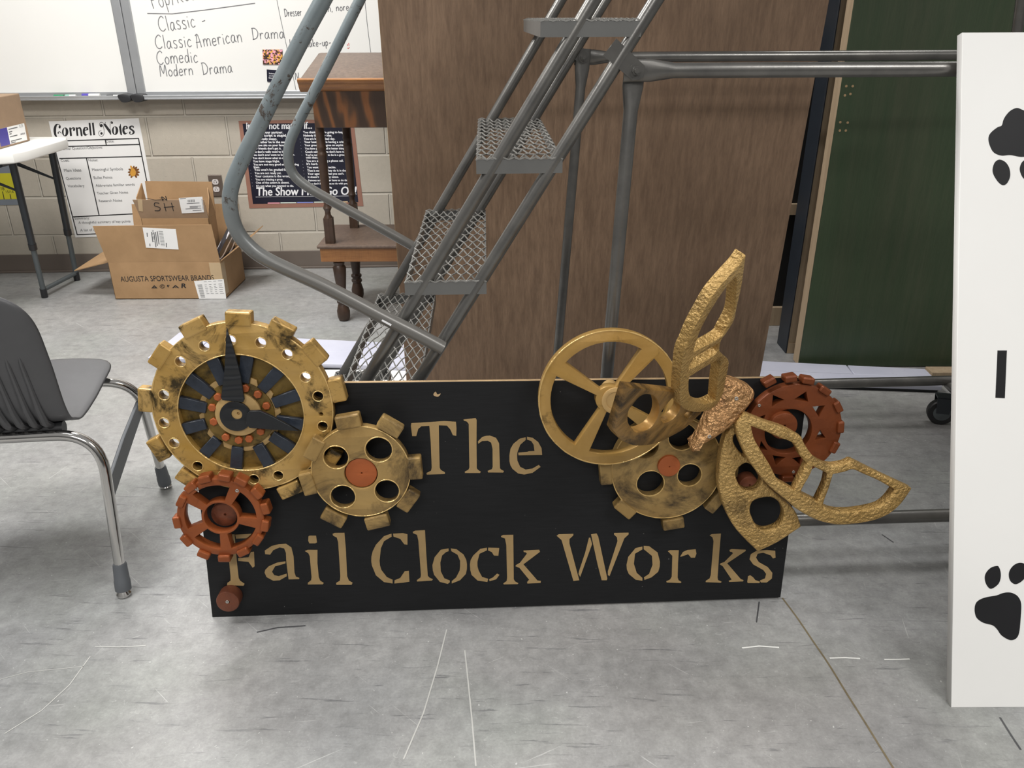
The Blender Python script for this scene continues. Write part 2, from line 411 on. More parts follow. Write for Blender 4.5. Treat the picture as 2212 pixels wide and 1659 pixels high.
def mk_block():
    k = Mat('painted_cinder_block', .55)
    sx = k.n('ShaderNodeSeparateXYZ'); k.l(k.co(), sx.inputs[0]); cx = k.n('ShaderNodeCombineXYZ')
    ad = k.n('ShaderNodeMath', operation='ADD'); ad.inputs[1].default_value = 10*.4064+BLOCK_SHIFT
    k.l(sx.outputs[0], ad.inputs[0]); k.l(ad.outputs[0], cx.inputs[0]); k.l(sx.outputs[2], cx.inputs[1])
    br = k.n('ShaderNodeTexBrick'); br.offset = .5; br.offset_frequency = 2; br.squash = 1
    for nm, v in (('Scale', 1), ('Mortar Size', .0075), ('Mortar Smooth', .6), ('Bias', 0), ('Brick Width', .4064), ('Row Height', .2032)):
        br.inputs[nm].default_value = v
    br.inputs['Color1'].default_value = lin(182, 174, 160); br.inputs['Color2'].default_value = lin(176, 168, 155); br.inputs['Mortar'].default_value = lin(186, 179, 166)
    k.l(cx.outputs[0], br.inputs['Vector'])
    n = k.noise(k.co(), 34, 8, .7)
    k.color(k.mix(.3, br.outputs['Color'], k.ramp(n, [(.3, (.42, .42, .42, 1)), (.7, (.58, .58, .58, 1))]), 'OVERLAY'))
    inv = k.n('ShaderNodeMath', operation='SUBTRACT'); inv.inputs[0].default_value = 1; k.l(br.outputs['Fac'], inv.inputs[1])
    k.bump(inv.outputs[0], .9, .006)
    pit = k.ramp(k.noise(k.co(), 90, 3, .6), [(.30, B0), (.40, W1)])
    k.bump(pit, .35, .002); return k.m
BLOCK_SHIFT = -.1544
MT["block"] = mk_block()
MT["base"] = plain("taupe_vinyl_base", (104, 94, 86), .45, 0, .04)

# ================================================================== the room
XF = Fr((0, 0, 0), (1, 0, 0), (0, 1, 0))                    # the floor seen from above
b = new_bm(); box(b, XF, -4.6, 4.6, -2.6, 4.75, -.1, 0); floor = ob('floor', b, MT['floor'], kind='structure')
WD, WY = 4.436, .0427
wallf = Fr((0, WD, 0), (math.cos(WY), math.sin(WY), 0), (0, 0, 1))
def wx(x, y, w=0): return wallf.px(x, y, w)
wb = bpy.data.meshes.new('wall_back'); b = new_bm()
box(b, Fr((0, 0, 0), (1, 0, 0), (0, 0, 1)), -4.6, 4.6, -.02, 2.95, -.12, 0); b.to_mesh(wb); b.free()
wo = bpy.data.objects.new('wall_back', wb); wo.location = (0, WD, 0); wo.rotation_euler = (0, 0, WY); COL.objects.link(wo)
wb.materials.append(MT['block']); wo['kind'] = 'structure'
b = new_bm(); box(b, wallf, -4.5, 4.5, 0, .1, 0, .006); box(b, wallf, -4.5, 4.5, 0, .012, .006, .016)
ob('baseboard_back', b, MT['base'], kind='structure', bevel=.003)
# marks that belong to the floor
def mark(name, pts, wd, m):
    b = new_bm(); P = [fl(x, y) for x, y in pts]; ribbon(b, XF, P, wd, .0006); return ob(name, b, m, parent=floor)
ORG[floor] = Vector((0, 0, 0))
crack_m = plain('rusty_crack', (112, 100, 76), .6, 0, .2, 60)
chalk_m = plain('white_paint_drip', (226, 226, 222), .5)
scuff_m = plain('dark_scuff', (72, 72, 74), .5, 0, .2, 40); pale_m = plain('pale_scratch', (186, 186, 182), .5, 0, .05, 40)
mark('crack', catmull([(1690, 1292), (1722, 1335), (1756, 1385), (1790, 1435), (1830, 1500), (1868, 1560), (1900, 1612), (1935, 1668)], 5, False), .004, crack_m)
mark('paint_streak', [(1603, 1400), (1640, 1396), (1683, 1399)], .004, chalk_m)
mark('paint_streak', [(1792, 1422), (1825, 1421), (1858, 1423)], .004, chalk_m)
mark('paint_streak', [(1910, 1425), (1940, 1425), (1965, 1424)], .0035, chalk_m)
mark('paint_streak', [(205, 1397), (260, 1398), (315, 1395)], .0025, pale_m)
mark('scratch', [(965, 1360), (945, 1440), (915, 1540), (872, 1640)], .003, pale_m)
mark('scratch', [(1004, 1405), (1012, 1480), (1020, 1560), (1028, 1655)], .003, pale_m)
mark('scratch', [(195, 1418), (150, 1480), (90, 1535), (10, 1585)], .0022, pale_m)
mark('scratch', [(1640, 1300), (1634, 1345)], .003, scuff_m)
mark('scratch', [(2160, 1550), (2185, 1590), (2205, 1620)], .004, scuff_m)
mark('scratch', [(1905, 1155), (1930, 1172)], .004, scuff_m)
mark('scratch', [(555, 1366), (600, 1356), (660, 1352)], .004, scuff_m)
mark('scratch', [(0, 1468), (60, 1452), (180, 1440)], .0015, pale_m)

# ================================================================== whiteboards
HB = wx(400, 210)[1]
def whiteboard(name, label, x0, x1, w, ):
    t = thing(name, label, 'whiteboard', wallf.P((x0+x1)/2, HB, 0))
    b = new_bm(); box(b, wallf, x0+.004, x1-.004, HB+.02, 2.12, .004, .022); ob('writing_surface', b, MT['board_white'], t)
    return t
XD = wx(279, 105, .02)[0]
lb = whiteboard('whiteboard', 'blank white dry-erase board panel at the left end, behind the brown box', -3.3, XD-.001, 0)
rb = whiteboard('whiteboard', 'dry-erase board panel with the handwritten list of drama genres', XD+.0, 1.5, 0)
for t, xa, xb in ((lb, XD-.045, XD-.001), (rb, XD+.001, XD+.045)):
    b = new_bm(); box(b, wallf, xa, xb, HB+.015, 2.12, .004, .03); ob('joint_trim', b, MT['alu'], t, bevel=.004)
for t, xa, xb, side in ((lb, -3.3, XD-.03, 1), (rb, XD+.02, 1.5, -1)):
    b = new_bm(); box(b, wallf, xa, xb, HB-.003, HB+.005, .002, .085); box(b, wallf, xa, xb, HB-.003, HB+.017, .078, .085)
    box(b, wallf, xa, xb, HB, HB+.03, .002, .026); ob('marker_tray', b, MT['alu'], t, bevel=.002)
    c0 = wx(270, 209, .08)[0] if side > 0 else wx(298, 210, .08)[0]
    b = new_bm(); prism(b, wallf, [catmull([(c0-.03, HB+.02), (c0+.022, HB+.021), (c0+.031, HB-.002), (c0+.012, HB-.014), (c0-.018, HB-.012)], 4)], .02, .094, .003)
    ob('tray_end_cap', b, MT['black_plastic'], t, smooth=True)

# a one-stroke hand: letters drawn as pen paths in a unit box
G = {
 'C': (.72, [[(.66, .84), (.46, 1), (.16, .8), (.04, .45), (.14, .12), (.4, 0), (.66, .14)]]),
 'l': (.2, [[(.07, 1), (.09, .5), (.1, 0)]]), 'i': (.2, [[(.08, .5), (.1, 0)], [(.09, .70), (.1, .75)]]),
 'a': (.55, [[(.43, .5), (.2, .54), (.04, .25), (.15, .01), (.33, .12), (.43, .48), (.42, .15), (.54, .02)]]),
 's': (.46, [[(.4, .52), (.16, .56), (.1, .38), (.36, .2), (.3, .0), (.04, .04)]]),
 'c': (.46, [[(.42, .44), (.24, .54), (.05, .28), (.16, .01), (.44, .08)]]),
 'o': (.5, [[(.25, .54), (.05, .3), (.16, .01), (.38, .06), (.45, .34), (.25, .54)]]),
 'm': (.8, [[(.06, .54), (.06, 0)], [(.06, .3), (.2, .54), (.36, .45), (.37, 0)], [(.37, .3), (.52, .54), (.7, .44), (.72, 0)]]),
 'n': (.52, [[(.06, .54), (.06, 0)], [(.06, .3), (.24, .54), (.42, .42), (.44, 0)]]),
 'r': (.42, [[(.06, .54), (.08, 0)], [(.08, .3), (.2, .52), (.38, .48)]]),
 'e': (.5, [[(.08, .28), (.42, .32), (.36, .52), (.16, .5), (.05, .25), (.16, .01), (.44, .08)]]),
 'd': (.52, [[(.42, .42), (.2, .52), (.05, .25), (.16, .01), (.36, .1), (.43, .4)], [(.44, 1), (.43, .4), (.46, 0)]]),
 'D': (.72, [[(.1, 1), (.12, 0)], [(.02, .98), (.4, .96), (.66, .6), (.5, .15), (.05, .01)]]),
 'M': (.86, [[(.05, 0), (.14, .95), (.42, .25), (.7, .98), (.78, 0)]]),
 'A': (.66, [[(.04, -.02), (.12, .4), (.2, .95)], [(.06, .9), (.3, .98), (.42, .6), (.5, .02)], [(.02, .4), (.5, .42)]]),
 'P': (.6, [[(.1, 1), (.1, 0)], [(.02, .95), (.42, .98), (.54, .72), (.36, .5), (.1, .5)]]),
 'p': (.52, [[(.08, .54), (.08, -.4)], [(.08, .4), (.3, .55), (.45, .3), (.3, .03), (.08, .1)]]),
 '/': (.4, [[(.32, 1), (.05, -.05)]]), 'R': (.66, [[(.1, 1), (.1, 0)], [(.02, .95), (.42, .98), (.52, .72), (.34, .52), (.1, .5), (.58, 0)]]),
 'k': (.5, [[(.08, 1), (.08, 0)], [(.42, .52), (.1, .25), (.44, 0)]]), '-': (.5, [[(.08, .3), (.42, .36)]]),
 'H': (.66, [[(.08, 1), (.1, 0)], [(.54, 1), (.56, 0)], [(.02, .48), (.66, .52)]]), 'u': (.5, [[(.06, .54), (.08, .1), (.26, 0), (.4, .15), (.42, .54), (.46, 0)]]),
 'v': (.46, [[(.04, .54), (.2, 0), (.42, .56)]]), ',': (.2, [[(.1, .08), (.06, -.12)]]), ' ': (.42, []), 'N': (.6, [[(.1, 0), (.12, .9), (.5, .05), (.52, .95)]]),
 'h': (.5, [[(.08, 1), (.08, 0)], [(.08, .3), (.26, .52), (.42, .42), (.44, 0)]]), 'S': (.5, [[(.44, .9), (.15, .95), (.1, .6), (.42, .4), (.36, .05), (.04, .02)]])}
def hand(bm, fr, s, p0, p1, cap, wd, w, jit=.03):
    """handwriting along a baseline from p0 to p1, capital height cap"""
    tot = sum(G[c][0]+.1 for c in s)-.1; p0 = Vector(p0); p1 = Vector(p1); d = p1-p0; k = d.length/tot; d.normalize(); q = Vector((-d.y, d.x)); x = 0
    rnd = random.Random(s)
    for c in s:
        wd_, st = G[c]; dy = rnd.uniform(-jit, jit)*cap
        for stroke in st:
            pts = [p0+d*((x+a)*k+.06*bb*cap)+q*(bb*cap+dy) for a, bb in (catmull([(a, bb, 0) for a, bb in stroke], 5, False) and [(t_[0], t_[1]) for t_ in catmull([(a, bb, 0) for a, bb in stroke], 5, False)])]
            ribbon(bm, fr, pts, wd, w)
        x += wd_+.1
WB = .0226
def wl(x, y): return wx(x, y, WB)
b = new_bm()
for s, p0, p1, cap in (('Pop/Rock', (330, 20), (436, -6), .075), ('Classic -', (345, 69), (447, 55), .066), ('Classic', (337, 106), (415, 101), .062),
        ('American', (425, 103), (524, 90), .062), ('Drama', (545, 86), (615, 82), .052), ('Comedic', (340, 139), (428, 134), .062),
        ('Modern', (346, 165), (418, 162), .056), ('Drama', (438, 162), (503, 156), .056)):
    hand(b, wallf, s, wl(*p0), wl(*p1), cap, .0040, WB)
ribbon(b, wallf, [wl(318, 29), (wl(372, 30)), wl(440, 22), wl(551, 7)], .0042, WB)
for s, p0, p1, cap in (('Dresser', (615, 36), (652, 33), .034), ('Marvin, nore', (672, 28), (754, 22), .034), ('Hair', (626, 104), (655, 103), .04), ('make-up-', (658, 102), (716, 98), .034), ('N', (637, 172), (646, 172), .035)):
    hand(b, wallf, s, wl(*p0), wl(*p1), cap, .0038, WB, .02)
for pts in ([(598, 0), (606, 40), (618, 95), (628, 140), (640, 198)], [(788, 0), (793, 50), (801, 115)]):
    ribbon(b, wallf, [wl(*p) for p in pts], .0028, WB)
ob('handwriting', b, MT['marker_ink'], rb, label='grey dry-marker handwriting', smooth=None)
b = new_bm()
for pts in ([(750, 95), (751, 99)], [(753, 93), (754, 99)], [(750, 103), (752, 105), (755, 102)]): ribbon(b, wallf, [wl(*p) for p in pts], .003, WB+.0002)
ob('red_mark', b, MT['red_ink'], rb, label='small red marker doodle', smooth=None)

def on_wall_quad(px4, w): return [wx(x, y, w) for x, y in px4]
# magnets on the board
q = on_wall_quad([(568, 139), (610, 139), (610, 107), (567, 107)], .026)
k = Mat('group_photo_print', .4)
vo = k.n('ShaderNodeTexVoronoi'); vo.inputs['Scale'].default_value = 150; k.l(k.co(), vo.inputs['Vector'])
hs = k.n('ShaderNodeSeparateColor'); k.l(vo.outputs['Color'], hs.inputs[0])
k.color(k.ramp(hs.outputs[0], [(0, lin(40, 34, 30)), (.25, lin(90, 56, 40)), (.45, lin(204, 148, 110)), (.62, lin(214, 160, 60)), (.8, lin(232, 160, 176)), (1, lin(236, 224, 214))], 'CONSTANT'))
t = thing('photo_magnet', 'small colourful group photo magnet on the whiteboard, above the black one', 'magnet', wallf.P(*q[0], .0225))
b = new_bm(); prism(b, wallf, [q], .0225, .0265); ob('photo', b, k.m, t)
t = thing('text_magnet', 'small black rectangular magnet with white text on the whiteboard', 'magnet', wallf.P(*wx(577, 176), .0225))
q = on_wall_quad([(577, 176), (606, 180), (605, 152), (576, 150)], .0265); b = new_bm(); prism(b, wallf, [q], .0225, .0265); ob('card', b, MT['navy_print'], t)
b = new_bm()
for i, s in enumerate(('Shakespeare', 'would have', 'liked that')): text(b, wallf, s, wx(581, 160+i*5, .0268), wx(600, 160.6+i*5, .0268), .0268, 1.0)
ob('printed_text', b, MT['white_ink'], t, smooth=None)
# dry-erase markers lying in the tray
def marker(label, x0, x1, y, body, cap, capleft, r=.0085, name='marker'):
    w0 = .055; p0 = wx(x0, y, w0)[0]; p1 = wx(x1, y, w0)[0]; z = HB+.005+r
    t = thing(name, label, 'marker', wallf.P((p0+p1)/2, HB+.005, w0), 'markers on the whiteboard tray')
    c0, c1 = (p0, p0+(p1-p0)*.38) if capleft else (p1-(p1-p0)*.38, p1)
    d0, d1 = (c1, p1) if capleft else (p0, c0)
    b = new_bm(); tube(b, [wallf.P(d0, z, w0), wallf.P(d1, z, w0)], r*.9, 12); ob('barrel', b, body, t, smooth=True)
    b = new_bm(); tube(b, [wallf.P(c0, z, w0), wallf.P(c1, z, w0)], r, 12); ob('cap', b, cap, t, smooth=True)
marker('green marker lying furthest left on the tray', 117, 138, 207, MT['green_plastic'], MT['green_plastic'], True)
marker('pale teal marker second from left on the tray', 142, 164, 207, MT['white_plastic'], MT['teal'], True)
marker('white marker with a violet cap on the tray', 178, 216, 206, MT['white_plastic'], MT['violet_plastic'], True, .0105)
marker('thin white marker with black tip near the tray joint', 231, 268, 207, MT['white_plastic'], MT['black_plastic'], True, .007)

# ================================================================== posters on the block wall
t = thing('notes_poster', 'white Cornell Notes poster hanging on the block wall below the board', 'poster', wallf.P(*wx(220, 400), 0))
TL, TR, BL = (Vector(wx(*p, .002)) for p in ((105, 262), (299.5, 255.5), (163, 513)))
b = new_bm(); prism(b, wallf, [[tuple(BL), tuple(BL+TR-TL), tuple(TR), tuple(TL)]], .0005, .002); ob('sheet', b, MT['paper'], t)
PW = .0024
def wp(x, y): return wx(x, y, PW)
b = new_bm()
def cl(pts): return [wp(100+x/10.533, 255+y/10.533) for x, y in pts]
def ell(x, y, rx, ry): return cl(circle((x, y), rx, 24, ry))
shapes = [[cl(catmull([(255, 133), (205, 150), (170, 220), (165, 310), (190, 400), (245, 440), (228, 370), (222, 310), (225, 230), (245, 160), (275, 148), (298, 168), (280, 195), (282, 222), (305, 236), (325, 222), (326, 185), (305, 152)], 4))],
 [cl(catmull([(260, 350), (262, 318), (300, 305), (335, 325), (348, 360), (325, 335), (300, 318), (278, 330), (285, 350), (272, 358)], 3))],
 [ell(430, 315, 73, 100), ell(418, 312, 24, 86)], [cl([(520, 218), (562, 215), (585, 405), (540, 410)])],
 [cl(catmull([(562, 246), (596, 214), (640, 216), (656, 258), (642, 292), (615, 290), (608, 262), (622, 244), (600, 236), (570, 262)], 3))],
 [cl([(668, 216), (710, 212), (730, 402), (690, 406)])], [cl(catmull([(712, 232), (742, 208), (778, 214), (802, 262), (824, 400), (786, 402), (770, 300), (752, 240), (716, 252)], 3))],
 [cl(catmull([(905, 205), (860, 215), (832, 270), (834, 345), (862, 392), (905, 400), (962, 352), (922, 372), (892, 352), (880, 292), (950, 270), (952, 236), (932, 210)], 4)), cl([(885, 274), (884, 238), (904, 222), (918, 236), (916, 260)])],
 [cl([(962, 110), (1002, 105), (1035, 395), (995, 398)])], [cl([(1038, 108), (1078, 103), (1110, 390), (1070, 395)])],
 [cl([(1296, 142), (1350, 135), (1470, 290), (1477, 385), (1455, 372)])], [ell(1256, 350, 26, 30)], [ell(1250, 172, 34, 36)], [ell(1494, 108, 22, 26)],
 [ell(1565, 285, 73, 98), ell(1556, 281, 22, 84)], [cl(catmull([(1690, 130), (1700, 190), (1722, 375), (1690, 380), (1668, 300), (1656, 215), (1640, 202), (1668, 185)], 3))],
 [cl(catmull([(1805, 177), (1760, 187), (1732, 242), (1734, 317), (1762, 364), (1805, 372), (1862, 324), (1822, 344), (1792, 324), (1780, 264), (1850, 242), (1852, 208), (1832, 182)], 4)), cl([(1785, 246), (1784, 210), (1804, 194), (1818, 208), (1816, 232)])],
 [cl(catmull([(1985, 185), (1945, 170), (1898, 186), (1878, 215), (1898, 258), (1958, 300), (1962, 340), (1935, 364), (1908, 348), (1922, 318), (1905, 305), (1884, 322), (1892, 362), (1932, 378), (1988, 362), (2012, 325), (1995, 282), (1932, 236), (1932, 205), (1958, 194), (1972, 222), (1994, 216)], 3))]]
for s in shapes: prism(b, wallf, s, .0021, .0026)
for pts in ([(1290, 160), (1316, 290), (1302, 385), (1255, 418), (1208, 392), (1188, 340), (1214, 296), (1256, 290)], [(1208, 168), (1222, 112), (1270, 98), (1330, 136), (1345, 92)], [(1468, 380), (1450, 210), (1455, 108), (1490, 74)]):
    ribbon(b, wallf, cl(catmull(pts, 5, False)), .0022, PW)
def line(b, a, c, wd, w=None): ribbon(b, wallf, [wx(*a, w or PW), wx(*c, w or PW)], wd, w or PW)
LW = .0055
for a, c in (((116, 305), (300, 299)), ((123, 317), (302, 312)), ((128, 342.5), (307, 338)), ((157.5, 468.5), (328, 460)), ((167, 507), (338, 499)),
             ((114, 304), (167, 508)), ((299, 298.5), (338, 500)), ((227, 301), (230, 315)), ((186.5, 340.5), (214, 465))): line(b, a, c, LW)
ob('printed_title', b, MT['ink'], t, smooth=None)
for s, x0, y0, x1, y1 in (('Topic:', 120, 311, 142, 309.5), ('Date:', 230, 308, 247, 307.5), ('Essential Question/Objective:', 126, 324.5, 222, 320.5), ('Cues:', 132, 349.5, 150, 348.7), ('Notes:', 192, 348.7, 212, 348), ('Main Ideas', 139, 371, 176, 370),
    ('Questions', 143, 388, 175, 387), ('Vocabulary', 147, 404.5, 183, 403.5), ('Meaningful Symbols', 199.5, 369.5, 266, 367.5), ('Bullet Points', 203, 386.5, 243, 385.5), ('Abbreviate familiar words', 207, 403.5, 291.5, 401), ('Teacher Given Notes', 210, 420, 277, 417.8),
    ('Research Notes', 214, 436.5, 264, 435), ('Summary:', 161.5, 474.5, 194, 473.5), ('A thoughtful summary of key points', 170, 483.5, 282, 480), ('A list of questions', 174, 500, 232, 498)):
    b = new_bm(); text(b, wallf, s, wp(x0, y0), wp(x1, y1), PW+.0004, 1.0); ob('printed_text', b, MT['grey_ink'], t, label='grey printed words', smooth=None)
def tk(x, y): return wx(275+x, 350+y, PW)
b = new_bm()
for a in range(-60, 241, 30):
    ca, sa = math.cos(math.radians(a)), -math.sin(math.radians(a)); cx_, cy_ = 14+8.5*ca, 22+9.5*sa
    prism(b, wallf, [[tk(cx_+4.6*ca*math.cos(q_)-2.3*sa*math.sin(q_), cy_+4.6*sa*math.cos(q_)+2.3*ca*math.sin(q_)) for q_ in [2*math.pi*i_/12 for i_ in range(12)]]], .0021, .0025)
ob('printed_bird', b, MT['brown_print'], t, label='brown and orange cartoon bird picture')
b = new_bm(); prism(b, wallf, [[tk(*p) for p in catmull([(6, 9), (9, 8), (11, 12), (15, 15), (18, 20), (18, 27), (13, 31), (8, 29), (6, 23), (8, 17)], 3)]], .0021, .0028)
ob('printed_body', b, MT['orange_print'], t)

t = thing('motto_poster', 'navy poster with brown border and white text behind the ladder rails', 'poster', wallf.P(*wx(650, 350), 0))
b = new_bm(); prism(b, wallf, [on_wall_quad([(538.5, 450), (785, 445), (763, 257.5), (515, 261)], .002)], .0005, .002); ob('border', b, MT['wood_print'], t, label='brown wood-look border')
b = new_bm(); prism(b, wallf, [on_wall_quad([(546.5, 440.5), (774, 436.5), (756, 265), (524, 267.5)], .0026)], .0018, .0026); ob('panel', b, MT['navy_print'], t)
def sp(x, y): return wx(500+x/6.9125, 240+y/6.9125, .003)
b = new_bm()
text(b, wallf, 'It does not matter if...', sp(225, 272), sp(1200, 262), .003, 1.25, .12, bold=.0010)
left = ['You hate your partner.', 'Your the script is stupid.', 'You are really sleepy.', "You'd rather be in the audience.", 'You have zits on your face.', "Your friends don't get it.", "You don't really need to be here.", "You don't ever want to be an actor.",
        "You don't know what to do.", 'You have stage fright.', 'You are not very good at memorizing', 'lines.', "You won't be graded for this.", 'You are not ready yet.', 'Your costume is the wrong size.', 'You are missing a prop.', 'One of the actors is absent.', "It's not what you wanted to do."]
ends = [770, 825, 680, 925, 790, 745, 900, 945, 810, 720, 1005, 425, 935, 745, 975, 770, 865, 930]
for i, (s, e) in enumerate(zip(left, ends)):
    y = 336+i*47.6 - (14 if i > 11 else (8 if i == 11 else 0)); xs = 268+i*6.2
    text(b, wallf, s, sp(xs, y), sp(e+ (0), y-(e-xs)*.004), .003, 1.0, 0, bold=.0006)
    if i not in (11,): prism(b, wallf, [circle(sp(xs-58, y-12), .0011, 8)], .0027, .0031)
right = ['You think they are going to laugh.', 'Nobody likes your idea.', 'You are having a bad day.', 'Your best friend is having a crisis', "Your group can't agree on anything", 'You have performed in better things', "Coach said that you don't have to.", "You're not allowed to be in a group",
         'with that person.', 'You are expecting a phone call.', "It's hard.", 'You want to be a techie.', 'That is not how they do it in the', "Your agent says that you can't.", "It doesn't make any sense.", 'Famous actors never have to do this', "You don't know what to do with your", 'hands.']
rends = [1700, 1500, 1545, 1700, 1700, 1700, 1700, 1705, 1420, 1672, 1290, 1560, 1712, 1680, 1602, 1745, 1752, 1255]
for i, (s, e) in enumerate(zip(right, rends)):
    y = 332+i*48.2-(10 if i in (8, 17) else 0)-(8 if i > 8 else 0); xs = 1072+i*5.2
    text(b, wallf, s, sp(xs, y), sp(e, y-(e-xs)*.004), .003, 1.0, 0, bold=.0006)
    if i not in (0, 1, 8, 17): prism(b, wallf, [circle(sp(xs-58, y-12), .0011, 8)], .0027, .0031)
text(b, wallf, 'The Show Must Go On!', sp(372, 1262), sp(1860, 1248), .003, 1.15, .14, bold=.0014)
ribbon(b, wallf, [sp(362, 1284), sp(1770, 1266)], .0018, .003)
ob('printed_text', b, MT['white_ink'], t, label='white lettering', smooth=None)
for nm, m, x0, x1, y0 in (('printed_chalk', MT['pink'], 540, 720, 1375), ('printed_chalk', MT['mint'], 730, 968, 1370), ('printed_chalk', MT['blue'], 980, 1220, 1366), ('printed_chalk', MT['mint'], 1232, 1400, 1362), ('printed_chalk', MT['peach'], 1590, 1735, 1358)):
    b = new_bm(); prism(b, wallf, [[sp(x0, y0+8), sp(x1, y0+6), sp(x1+2, y0-12), sp(x0+2, y0-10)]], .0026, .0031); ob(nm, b, m, t)

t = thing('ruler_poster', 'yellow and grey ruler poster on the wall under the folding table', 'poster', wallf.P(*wx(10, 400), 0))
b = new_bm(); prism(b, wallf, [on_wall_quad([(-80, 445), (44, 442.5), (32, 355), (-92, 357)], .002)], .0005, .002); ob('sheet', b, MT['slate'], t)
b = new_bm(); prism(b, wallf, [on_wall_quad([(-80, 432.5), (41, 430), (31, 374), (-92, 376)], .0026)], .0018, .0026); ob('yellow_band', b, MT['yellow'], t)
b = new_bm()
text(b, wallf, '7/8', wx(-2, 411, .003), wx(10, 411, .003), .003); text(b, wallf, '15/16', wx(13.5, 417, .003), wx(30, 416.6, .003), .003)
ribbon(b, wallf, [wx(5.5, 413.5, .003), wx(9, 430.5, .003)], .004, .003); ribbon(b, wallf, [wx(21.5, 419.5, .003), wx(24, 430, .003)], .004, .003); ribbon(b, wallf, [wx(-9, 419, .003), wx(-7, 431, .003)], .004, .003)
ob('printed_text', b, MT['ink'], t, smooth=None)

# power outlet
t = thing('power_outlet', 'brushed metal duplex power outlet on the block wall beside the boxes', 'outlet', wallf.P(*wx(467, 402), 0))
q = on_wall_quad([(458, 425), (482.5, 424), (480, 378), (450, 378.5)], .008)
c = Vector(wx(466.5, 401, .006)); fw, fh = .071, .114
b = new_bm(); box(b, wallf, c.x-fw/2, c.x+fw/2, c.y-fh/2, c.y+fh/2, 0, .007); ob('cover_plate', b, MT['outlet_steel'], t, bevel=.005)
for s in (1, -1):
    cc = (c.x, c.y+s*.0195); b = new_bm()
    prism(b, wallf, [[(cc[0]+max(-.017, min(.017, x)), cc[1]+max(-.0138, min(.0138, y))) for x, y in circle((0, 0), .0172, 32)]], .006, .0095, .001); rc = ob('receptacle', b, MT['outlet_grey'], t)
    b = new_bm(); box(b, wallf, cc[0]-.0075, cc[0]-.005, cc[1]-.006, cc[1]+.003, .009, .0098); box(b, wallf, cc[0]+.005, cc[0]+.0075, cc[1]-.005, cc[1]+.003, .009, .0098); prism(b, wallf, [circle((cc[0], cc[1]+.0085), .0025, 12)], .009, .0098)
    ob('socket_slots', b, MT['black_plastic'], rc)

# ================================================================== folding table and the carton on it
TH = .745
t = thing('folding_table', 'white folding table on grey metal legs at the left against the block wall', 'table', (-2.6, 3.85, 0))
b = new_bm()
outl = [(-3.7, 3.56), (-2.20, 3.56), (-2.145, 3.59), (-2.125, 3.65), (-2.13, 4.02), (-2.16, 4.09), (-2.22, 4.11), (-3.7, 4.11)]
prism(b, Fr((0, 0, 0), (1, 0, 0), (0, 1, 0)), [outl], TH-.045, TH, .006, 2); ob('tabletop', b, MT['white_plastic'], t, smooth=True)
feet = []
for top, bot in (((-2.245, 3.74, .70), (-2.335, 3.88, 0)), ((-2.215, 4.03, .70), (-2.315, 4.17, 0))):
    T_, B_ = Vector(top), Vector(bot); mid = T_.lerp(B_, .60)
    b = new_bm(); tube(b, [T_, mid], .0165, 16); lg = ob('leg', b, MT['dark_metal'], t, smooth=True)
    b = new_bm(); tube(b, [mid, B_+(T_-B_)*.02], .0125, 16); ob('lower_tube', b, MT['grey_metal'], lg, smooth=True)
    b = new_bm(); tube(b, [mid+(T_-mid)*.02, mid-(T_-mid)*.05], .0185, 16); ob('lock_collar', b, MT['black_plastic'], lg, smooth=True)
    b = new_bm(); tube(b, [B_+(T_-B_)*.07, B_], .0155, 16); ob('foot_cap', b, MT['black_plastic'], lg, smooth=True)
    feet.append(B_+(T_-B_)*.06)
    b = new_bm(); m_ = T_.lerp(B_, .22)
    for dx in (0, .05): tube(b, [m_, Vector((T_.x-.34-dx, T_.y+.02, .70))], .005, 8)
    ob('leg_brace', b, MT['dark_metal'], t, smooth=True)
b = new_bm(); tube(b, feet, .011, 14); ob('foot_rail', b, MT['grey_metal'], t, smooth=True)
b = new_bm(); tube(b, [(-2.23, 3.62, .69), (-2.23, 4.08, .69)], .012, 12); ob('top_rail', b, MT['dark_metal'], t, smooth=True)

bx = Fr((-2.265, 3.965, TH), (.05, -1, 0), (0, 0, 1)); bx = Fr((-2.255, 3.66, TH), (-.05, 1, 0), (0, 0, 1))
t = thing('cardboard_box', 'closed plain brown box with a violet and white label on the folding table', 'box', (-2.4, 3.8, TH))
b = new_bm(); box(b, bx, 0, .31, .001, .212, -.42, 0); ob('carton', b, MT['card_grey'], t, bevel=.004)
b = new_bm(); q = bx.pxs([(1, 308), (61, 301), (52, 266), (-3, 278)], .001); q = [bx.px(2, 317, .001), bx.px(59, 302, .001), bx.px(52, 266, .001), bx.px(-6, 280, .001)]
prism(b, bx, [q], .0004, .0012); lab = ob('label', b, MT['paper'], t, label='white and violet shipping label')
def lp(u, v, w=.0016): a, c_, d, e = [Vector(p) for p in q]; p = (a.lerp(c_, u)).lerp(e.lerp(d, u), v); return (p.x, p.y)
b = new_bm(); prism(b, bx, [[lp(0, 0), lp(.34, 0), lp(.34, 1), lp(0, 1)]], .001, .0015); ob('violet_block', b, MT['purple'], lab)
b = new_bm()
for u0, u1, v in ((.38, .72, .86), (.38, .5, .7), (.38, .46, .58), (.38, .66, .42), (.38, .8, .16), (.38, .55, .06)): ribbon(b, bx, [lp(u0, v), lp(u1, v)], .004, .0016)
for i in range(9): ribbon(b, bx, [lp(.78+i*.02, .36), lp(.78+i*.02, .46)], .0015+.001*(i % 3), .0016)
text(b, bx, '0.33', lp(.80, .80), lp(.93, .80), .0016)
ob('printed_text', b, MT['grey_ink'], lab, smooth=None)

